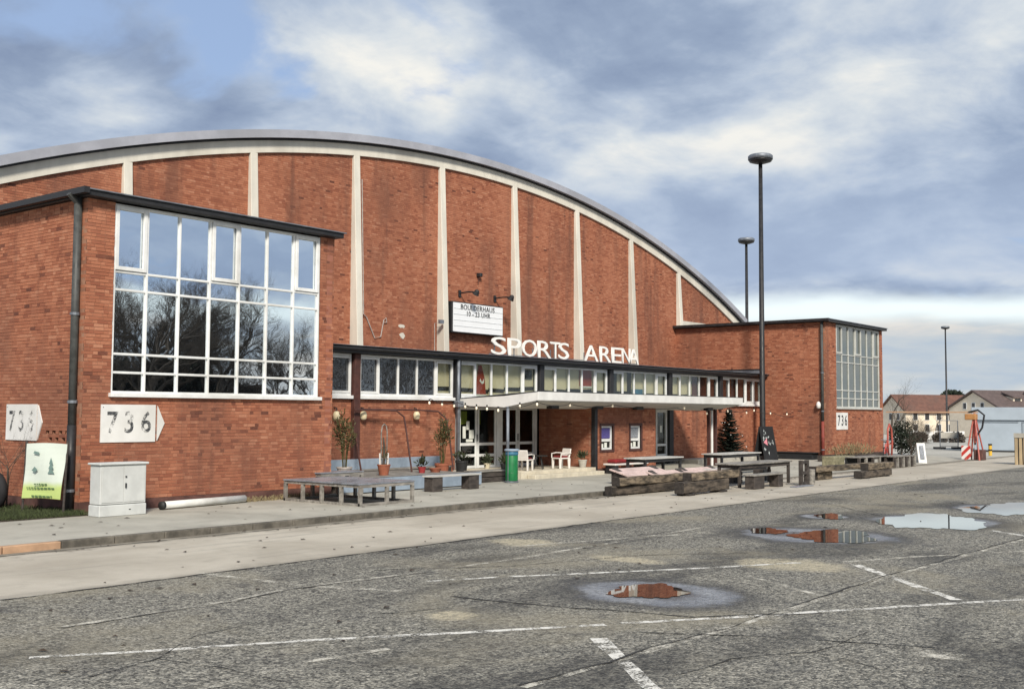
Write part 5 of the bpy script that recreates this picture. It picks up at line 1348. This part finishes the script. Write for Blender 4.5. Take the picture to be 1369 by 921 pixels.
def pallet_bench(label, x0, y0, L, D, h, n, z0=0.01):
    t = thing('pallet_bench', label, 'bench', (x0, y0, z0), rad(-3), 'pallet-like timber benches by the far wing')
    for i in range(3): box('top_board', 'grey_timber', 0, L, D*i/3+0.01, D*(i+1)/3-0.01, h-0.04, h, t, 0.004)
    for i in range(n+1):
        x = (L-0.14)*i/n; box('upright', 'grey_timber' if i % 2 else 'dark_timber', x, x+0.14, 0.02, 0.12, 0, h-0.041, t, 0.006)
    box('back_panel', 'chalk_black', 0, L, D-0.08, D-0.02, 0, h-0.045, t)
pallet_bench('timber bench with open slatted front behind the graffiti block', 46.2, 17.9, 2.9, 0.7, 0.52, 4)
pallet_bench('timber bench with close uprights nearest the white A-board', 48.9, 17.35, 2.4, 0.8, 0.50, 7)
bed = thing('raised_bed', 'dark raised bed with dry stalks along the far wing front', 'planter', (50.2, 20.6, 0.06))
MB().box(0, 6.5, 0, 0.06, 0, 0.34).box(0, 6.5, 0.84, 0.9, 0, 0.34).box(0, 0.06, 0.062, 0.838, 0, 0.34).box(6.44, 6.5, 0.062, 0.838, 0, 0.34).build('boards', 'dark_timber', bed)
box('soil', 'soil', 0.06, 6.44, 0.06, 0.84, 0, 0.28, bed)
mb = MB(); leaf_cloud(mb, (3.2, 0.45, 0.45), (3.1, 0.4, 0.32), 700, 0.22, 9, 1.2, 0.06); mb.build('dry_stalks', 'straw', bed, fix=False)
# bicycle
def bicycle(label, x, y, z, rz):
    t = thing('bicycle', label, 'bicycle', (x, y, z), rz)
    def ring(c, R, r_, name, m, par):
        return MB().tube([(c+R*math.cos(k*2*math.pi/24), 0, 0.34+R*math.sin(k*2*math.pi/24)) for k in range(25)], r_, 6, cap=False).build(name, m, par)
    for c in (0.0, 1.05):
        w = ring(c, 0.32, 0.02, 'wheel', 'rubber', t); mb = MB()
        for k in range(10): a = k*math.pi/5; mb.tube([(c, 0, 0.34), (c+0.31*math.cos(a), 0, 0.34+0.31*math.sin(a))], 0.004, 3)
        mb.build('spoke', 'zinc', w)
    MB().tube([(0, 0, 0.34), (0.32, 0, 0.80), (0.85, 0, 0.85), (0.44, 0, 0.36), (0.32, 0, 0.80)], 0.022, 6).tube([(0.44, 0, 0.36), (0, 0, 0.34)], 0.014, 6).tube([(1.05, 0, 0.34), (0.85, 0, 0.85), (0.82, 0, 1.0)], 0.02, 6).build('frame', 'signal_red', t)
    MB().box(0.18, 0.42, -0.07, 0.07, 0.90, 0.95).tube([(0.32, 0, 0.8), (0.30, 0, 0.92)], 0.015, 6).build('saddle', 'rubber', t, bev=0.02)
    MB().tube([(0.78, -0.28, 1.02), (0.84, -0.1, 1.0), (0.84, 0.1, 1.0), (0.78, 0.28, 1.02)], 0.015, 6).build('handlebar', 'zinc', t)
bicycle('red bicycle parked at the raised bed before the far wing', 55.4, 20.2, 0.06, rad(12))
t = thing('coral_hoop', 'upright coral red hoop frame leaning at the corner of the far wing', 'hoop', (60.3, 21.75, 0.05))
MB().tube([(0, 0, 0), (-0.12, 0, 0.8), (-0.05, 0.02, 1.5), (0.22, 0.03, 1.78), (0.5, 0.02, 1.5), (0.56, 0, 0.8), (0.42, 0, 0)], 0.055, 8).build('hoop', 'coral_paint', t, smooth=True)
MB().beam((-0.1, 0, 0.7), (0.55, 0, 0.7), 0.05, 0.06).build('crossbar', 'coral_paint', t)
bare_tree('dense leafless bush at the far wing corner', (60.2, 20.5, 0.0), 12, 3.1, None, 'bark', 5, 0.8, 0.05, 5, name='bare_shrub', cat='shrub', fat=1.2)
lv = thing('evergreen_bush', 'dark rounded evergreen bush behind the leafless bush', 'shrub', (66.5, 23.2, 0.0))
MB().tube([(0, 0, 0), (0, 0, 1.2)], 0.05, 6).build('stem', 'bark', lv)
mb = MB(); leaf_cloud(mb, (0, 0, 1.0), (0.7, 0.7, 0.95), 1100, 0.14, 4, 0.2, 0.4); leaf_cloud(mb, (0.3, -0.5, 0.6), (0.6, 0.6, 0.6), 500, 0.14, 5, 0.2, 0.4); mb.build('foliage', 'leaf_dark', lv, fix=False)

# ================================================================== YARD BEYOND THE FAR WING
q = G(1231, 619)
t = thing('pavement_board', 'white A-board standing on the yard beyond the far wing', 'sign', (q.x, q.y, 0), rad(-50))
for s in (-1, 1): MB().prism([(s*0.28, 0), (s*0.28+0.03, 0), (0.03, 0.98), (0, 0.98)], lambda u, v, d: (d, u, v), -0.2, 0.2).build('panel', 'white_paint', t)
MB().prism([(-0.235, 0.2), (-0.05, 0.85), (-0.055, 0.85), (-0.24, 0.2)], lambda u, v, d: (d, u-0.03, v), -0.1, 0.1).build('print', 'poster_grey', t)
t = thing('height_barrier', 'red and white barrier mast with brown overhead beam and black hose', 'barrier', (60.9, 17.4, 0.0))
for a in ((-0.5, -0.35), (0.5, -0.35), (-0.5, 0.35), (0.5, 0.35)): MB().tube([(a[0], a[1], 0), (a[0]*0.15, a[1]*0.15, 2.1)], 0.04, 6).build('leg', 'coral_paint', t)
MB().tube([(0, 0, 0.9), (0, 0, 2.45)], 0.06, 8).build('mast', 'coral_paint', t)
MB().beam((0.1, -0.15, 2.50), (-0.1, 4.65, 2.50), 0.07, 0.07).build('beam', 'beam_tan', t)
MB().box(-0.2, 0.25, -0.1, 0.45, 2.1, 2.42).build('lamp_box', 'orange_steel', t, bev=0.03)
MB().tube([(0, 0.3, 2.5), (0.1, -0.15, 2.62), (0.15, -0.45, 2.35), (0.1, -0.35, 1.7), (0, -0.05, 1.2), (0, 0, 0.8)], 0.05, 8).build('hose', 'rubber', t)
MB().box(-0.5, -0.44, 0.1, 0.55, 0.05, 0.75).build('striped_board', 'red_white', t)
MB().box(-0.3, 0.35, -0.45, 0.0, 0.0, 0.55).build('base_weight', 'plinth', t, bev=0.03)
q = G(1324, 609)
t = thing('yellow_bollard', 'short yellow bollard with black bands in front of the grey container', 'bollard', (q.x, q.y, 0))
MB().tube([(0, 0, 0), (0, 0, 0.62)], 0.10, 12).build('post', 'signal_yellow', t)
for z in (0.28, 0.60): MB().tube([(0, 0, z), (0, 0, z+0.09)], 0.112, 12).build('band', 'rubber', t)
q = G(1356, 621)
t = thing('slatted_crate', 'tall slatted timber crate standing on the road edge near the asphalt', 'crate', (q.x, q.y, 0), rad(-78))
for i in range(7): box('slat', 'crate_wood', 0.03+i*0.19, 0.17+i*0.19, 0, 0.04, 0.0, 1.45, t, 0.006)
MB().box(0, 1.4, -0.03, -0.002, 1.28, 1.5).build('top_rail', 'concrete', t)
MB().box(0.02, 1.36, 0.05, 0.9, 0.0, 1.42).build('core', 'dark_timber', t)
# container
a = G(1303, 603); b = G(1369, 603); d = (b-a).normalized()
t = thing('grey_container', 'long blue-grey site container with door panels behind the yellow bollard', 'container', (a.x, a.y, -0.02), rad(-76))
MB().box(0, 14, 0, 5, 0, 2.05).build('body', 'container_grey', t, bev=0.02)
MB().box(-0.15, 14.1, -0.12, 5.1, 2.06, 2.9).build('upper_panel', 'container_grey', t, bev=0.02)
for x in (0.15, 2.85, 5.6, 8.3): 
    MB().box(x, x+0.05, -0.03, -0.001, 0.1, 1.95).box(x+0.051, x+2.5, -0.03, -0.001, 1.90, 1.95).build('door_frame', 'container_seam', t)
    box('door', 'container_grey', x+0.1, x+2.45, -0.02, -0.001, 0.12, 1.86, t)
box('notice', 'paper', 3.6, 4.0, -0.03, -0.021, 1.2, 1.7, t)
box('base', 'rubber', 0.02, 13.9, -0.05, -0.002, 0, 0.09, t)
# mobile fence
a = G(1257, 600); b = G(1281, 600); d = (b-a); L = d.length
t = thing('mobile_fence', 'mesh site fence panel standing on dark feet beyond the far wing', 'fence', (a.x, a.y, 0), math.atan2(d.y, d.x))
for x in (0, L): MB().tube([(x, 0, 0), (x, 0, 2.0)], 0.035, 6).build('post', 'zinc', t); box('foot', 'rubber', x-0.45, x+0.35, -0.15, 0.15, 0, 0.14, t)
mb = MB(); mb.tube([(0, 0, 1.98), (L, 0, 1.98)], 0.02, 6); mb.tube([(0, 0, 0.2), (L, 0, 0.2)], 0.02, 6)
for i in range(1, 16): mb.tube([(L*i/16, 0, 0.2), (L*i/16, 0, 1.98)], 0.006, 3)
mb.build('mesh', 'zinc', t)
box('sheet', 'concrete', 0.05, L-0.05, -0.02, 0.02, 0.75, 1.15, t)
# white boarding, hedges and parked shapes far behind
def far(px, py, D): return atD(px, py, D)
def gz(x): return -0.03-1.45*max(0.0, min(1.0, (x-90)/110.0))
a = far(1196, 580, 130); b = far(1290, 580, 130); d = b-a; L = math.hypot(d.x, d.y)
t = thing('white_hoarding', 'low white board fence before the far houses', 'fence', (a.x, a.y, gz(a.x)), math.atan2(d.y, d.x))
for i in range(9): box('panel', 'white_paint', L*i/9+0.04, L*(i+1)/9-0.04, 0, 0.06, 0.12, 1.0+0.04*(i % 3), t)
for k, (x0, x1) in enumerate(((1216, 1240), (1247, 1266), (1268, 1290))):
    a = far(x0, 585, 112); b = far(x1, 585, 112); d = b-a; L = math.hypot(d.x, d.y)
    t = thing('clipped_hedge', ('brown clipped hedge before the white hoarding, beside the bare bush', 'brown clipped hedge before the white hoarding, behind the mesh fence panel', 'brown clipped hedge before the white hoarding, beside the barrier mast')[k], 'hedge', (a.x, a.y, gz(a.x)), math.atan2(d.y, d.x), 'far hedges')
    mb = MB(); leaf_cloud(mb, (L/2, 0, 0.45), (L/2, 0.4, 0.5), 900, 0.2, 40+k, 0.1, 0.4); mb.build('foliage', 'bark_grey', t, fix=False)
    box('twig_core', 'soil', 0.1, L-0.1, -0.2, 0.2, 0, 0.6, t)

# houses
def house(label, px, D, rot, L, Dp, base, eave, ridge, roof, wins, dormers=(), chim=True, gable_w=()):
    o = atD(px, 556, D); t = thing('house', label, 'house', (o.x, o.y, base), -YAW+rot)
    e, r = eave-base, ridge-base
    MB().prism([(0, 0), (Dp, 0), (Dp, e), (Dp/2, r-0.15), (0, e)], lambda u, v, d: (d, u, v), 0, L).build('wall', 'render_cream', t)
    s = math.hypot(Dp/2, r-e); ov = 0.5; sl = (r-e)/(Dp/2)
    rf = MB().prism([(-ov, e-ov*sl), (Dp/2, r), (Dp+ov, e-ov*sl), (Dp+ov, e-ov*sl+0.3), (Dp/2, r+0.3), (-ov, e-ov*sl+0.3)], lambda u, v, d: (d, u, v), -0.4, L+0.4).build('roof', roof, t)
    if chim: box('chimney', 'plinth', L*0.62, L*0.62+0.7, Dp/2-0.4, Dp/2+0.4, r-0.5, r+1.1, rf)
    for (x, z, w, h) in wins:
        wo = box('window', 'white_frame', x, x+w, -0.06, 0.0, z, z+h, t); box('pane', 'window_dark', x+0.1, x+w-0.1, -0.08, -0.061, z+0.1, z+h-0.1, wo)
    for (y, z, w, h) in gable_w:
        wo = box('window', 'white_frame', -0.06, 0.0, y, y+w, z, z+h, t); box('pane', 'window_dark', -0.08, -0.061, y+0.1, y+w-0.1, z+0.1, z+h-0.1, wo)
    for x in dormers:
        yb = Dp*0.16; zb = e+yb*sl
        dm = MB().prism([(yb, zb-0.1), (yb, zb+0.9), (yb+2.2, zb+2.2*sl+0.2), (yb+2.2, zb+1.0)], lambda u, v, d: (d, u, v), x, x+1.9).build('dormer', 'render_cream', t)
        MB().prism([(yb-0.3, zb+0.85), (yb-0.3, zb+1.0), (yb+2.6, zb+1.9*sl+1.1), (yb+2.6, zb+1.9*sl+0.9)], lambda u, v, d: (d, u, v), x-0.2, x+2.1).build('dormer_roof', roof, dm)
        box('pane', 'window_dark', x+0.3, x+1.6, yb-0.03, yb-0.001, zb+0.15, zb+0.75, dm)
    return t
house('brown-roofed cream house with two rows of windows behind the far lamp mast', 1211, 215, rad(14), 22, 9, -1.5, 3.1, 6.2, 'roof_tile',
      [(1.5+i*2.6, z, 1.1, 1.5) for i in range(8) for z in (-0.2+0.9, 2.9)], (), False, [(2.0, 2.9, 1.0, 1.4), (4.6, 2.9, 1.0, 1.4)])
house('grey-brown-roofed cream house with dormers and gable windows behind the container', 1336, 190, rad(20), 30, 12, -1.4, 3.7, 6.6, 'roof_tile_grey',
      [(1.5+i*3.0, 2.2, 1.2, 1.6) for i in range(6)], (5.0, 10.0, 15.0), False, [(3.4, 4.9, 0.9, 1.2), (5.5, 4.9, 0.9, 1.2), (7.6, 4.9, 0.9, 1.2)])
for px, D, H, lab, sd, m in ((1190, 120, 9.0, 'bare tree standing just beyond the far wing corner', 31, 'bark'), (1325, 235, 11.0, 'bare tree rising behind the dormered roof', 33, 'bark_grey'), (1199, 160, 8.0, 'bare tree at the gable of the brown-roofed house', 35, 'bark_grey'), (1225, 150, 5.5, 'small bare tree before the brown-roofed house beside the white hoarding', 36, 'bark_grey'), (1250, 150, 5.0, 'small bare tree between brown-roofed house and mesh fence', 37, 'bark_grey')):
    o = atD(px, 556, D); bare_tree(lab, (o.x, o.y, gz(o.x)), sd, H, 'far bare trees', m, 5, 0.5, 0.16, 3)
o = atD(1274, 556, 260)
t = thing('evergreen_tree', 'dark evergreen crown showing above the brown roof ridge', 'tree', (o.x, o.y, -1.5))
MB().tube([(0, 0, 0), (0, 0, 6)], 0.3, 8).build('trunk', 'bark', t)
mb = MB(); leaf_cloud(mb, (0.5, 0, 7.4), (2.6, 2.6, 2.2), 1800, 0.7, 5, 0.2, 0.45); leaf_cloud(mb, (-2.5, 1.5, 6.4), (2.8, 2, 1.6), 1200, 0.7, 6, 0.2, 0.45); mb.build('crown', 'leaf_dark', t, fix=False)

# ================================================================== OPPOSITE SIDE OF THE CAR PARK (mirrored in the windows)
proto = []
for k, sd in enumerate((51, 53, 58)):
    o = bare_tree('tall bare tree across the car park, mirrored in the big wing window', (0, 0, 0), sd, (15.5, 16.5, 14.0)[k], 'bare trees mirrored in the window', 'bark', 6, 0.62, 0.28, 4, fat=1.28)
    proto.append(o)
spots = [(38, -23, 1.0), (41.5, -25, 1.05), (44, -23, 1.1), (47, -27, 1.1), (50, -24, 1.05), (54, -28, 1.0), (58.5, -26, 0.82), (63, -28, 0.8), (68, -26, 0.8), (73, -28, 0.95), (78, -25, 1.0), (83, -28, 1.0), (88, -26, 1.0), (94, -28, 1.0), (45, -30, 1.1), (51, -31, 1.1)]
for i, (x, y, s) in enumerate(spots):
    o = proto[i] if i < 3 else copy_tree(proto[i % 3])
    s *= 0.9; o.location = (x, y, 0); o.scale = (s, s, s); o.rotation_euler = (0, 0, i*1.3)
for k, (x, L, lab) in enumerate(((36, 25, 'dark high hedge under the mirrored bare trees, nearer the arena road end'), (62, 44, 'dark low hedge under the mirrored bare trees, running on past the far wing'))):
    t = thing('dark_hedge', lab, 'hedge', (x, -31-k*1, 0)); mb = MB()
    leaf_cloud(mb, (L/2, 0, 2.9-k*1.3), (L/2, 1.2, 3.0-k*1.3), 7000, 0.6, 70+k, 0.2, 0.45); mb.build('foliage', 'leaf_dark', t, fix=False)
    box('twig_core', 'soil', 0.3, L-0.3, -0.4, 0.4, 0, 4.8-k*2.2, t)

# fallen leaves and crumbs of dirt on the road
r = random.Random(99); mb = MB()
for _ in range(420):
    x = r.uniform(4, 45); y = r.choice((r.gauss(17.3, 0.25), r.uniform(13.6, 17.4), r.uniform(17.9, 21.5), r.uniform(8, 13.2)))
    z = 0.012 if y < 17.55 else SW+0.012
    if 17.5 < y < 17.85: continue
    a = r.uniform(0, 6.28); L = r.uniform(0.02, 0.07); c, s_ = math.cos(a)*L, math.sin(a)*L
    mb.add([(x-c, y-s_, z), (x+s_*.5, y-c*.5, z+r.uniform(0, .02)), (x+c, y+s_, z), (x-s_*.5, y+c*.5, z+r.uniform(0, .015))], [(0, 1, 2, 3)])
tag(mb.build('fallen_leaves', 'soil', fix=False), 'brown fallen leaves scattered on road and pavement', kind='stuff')
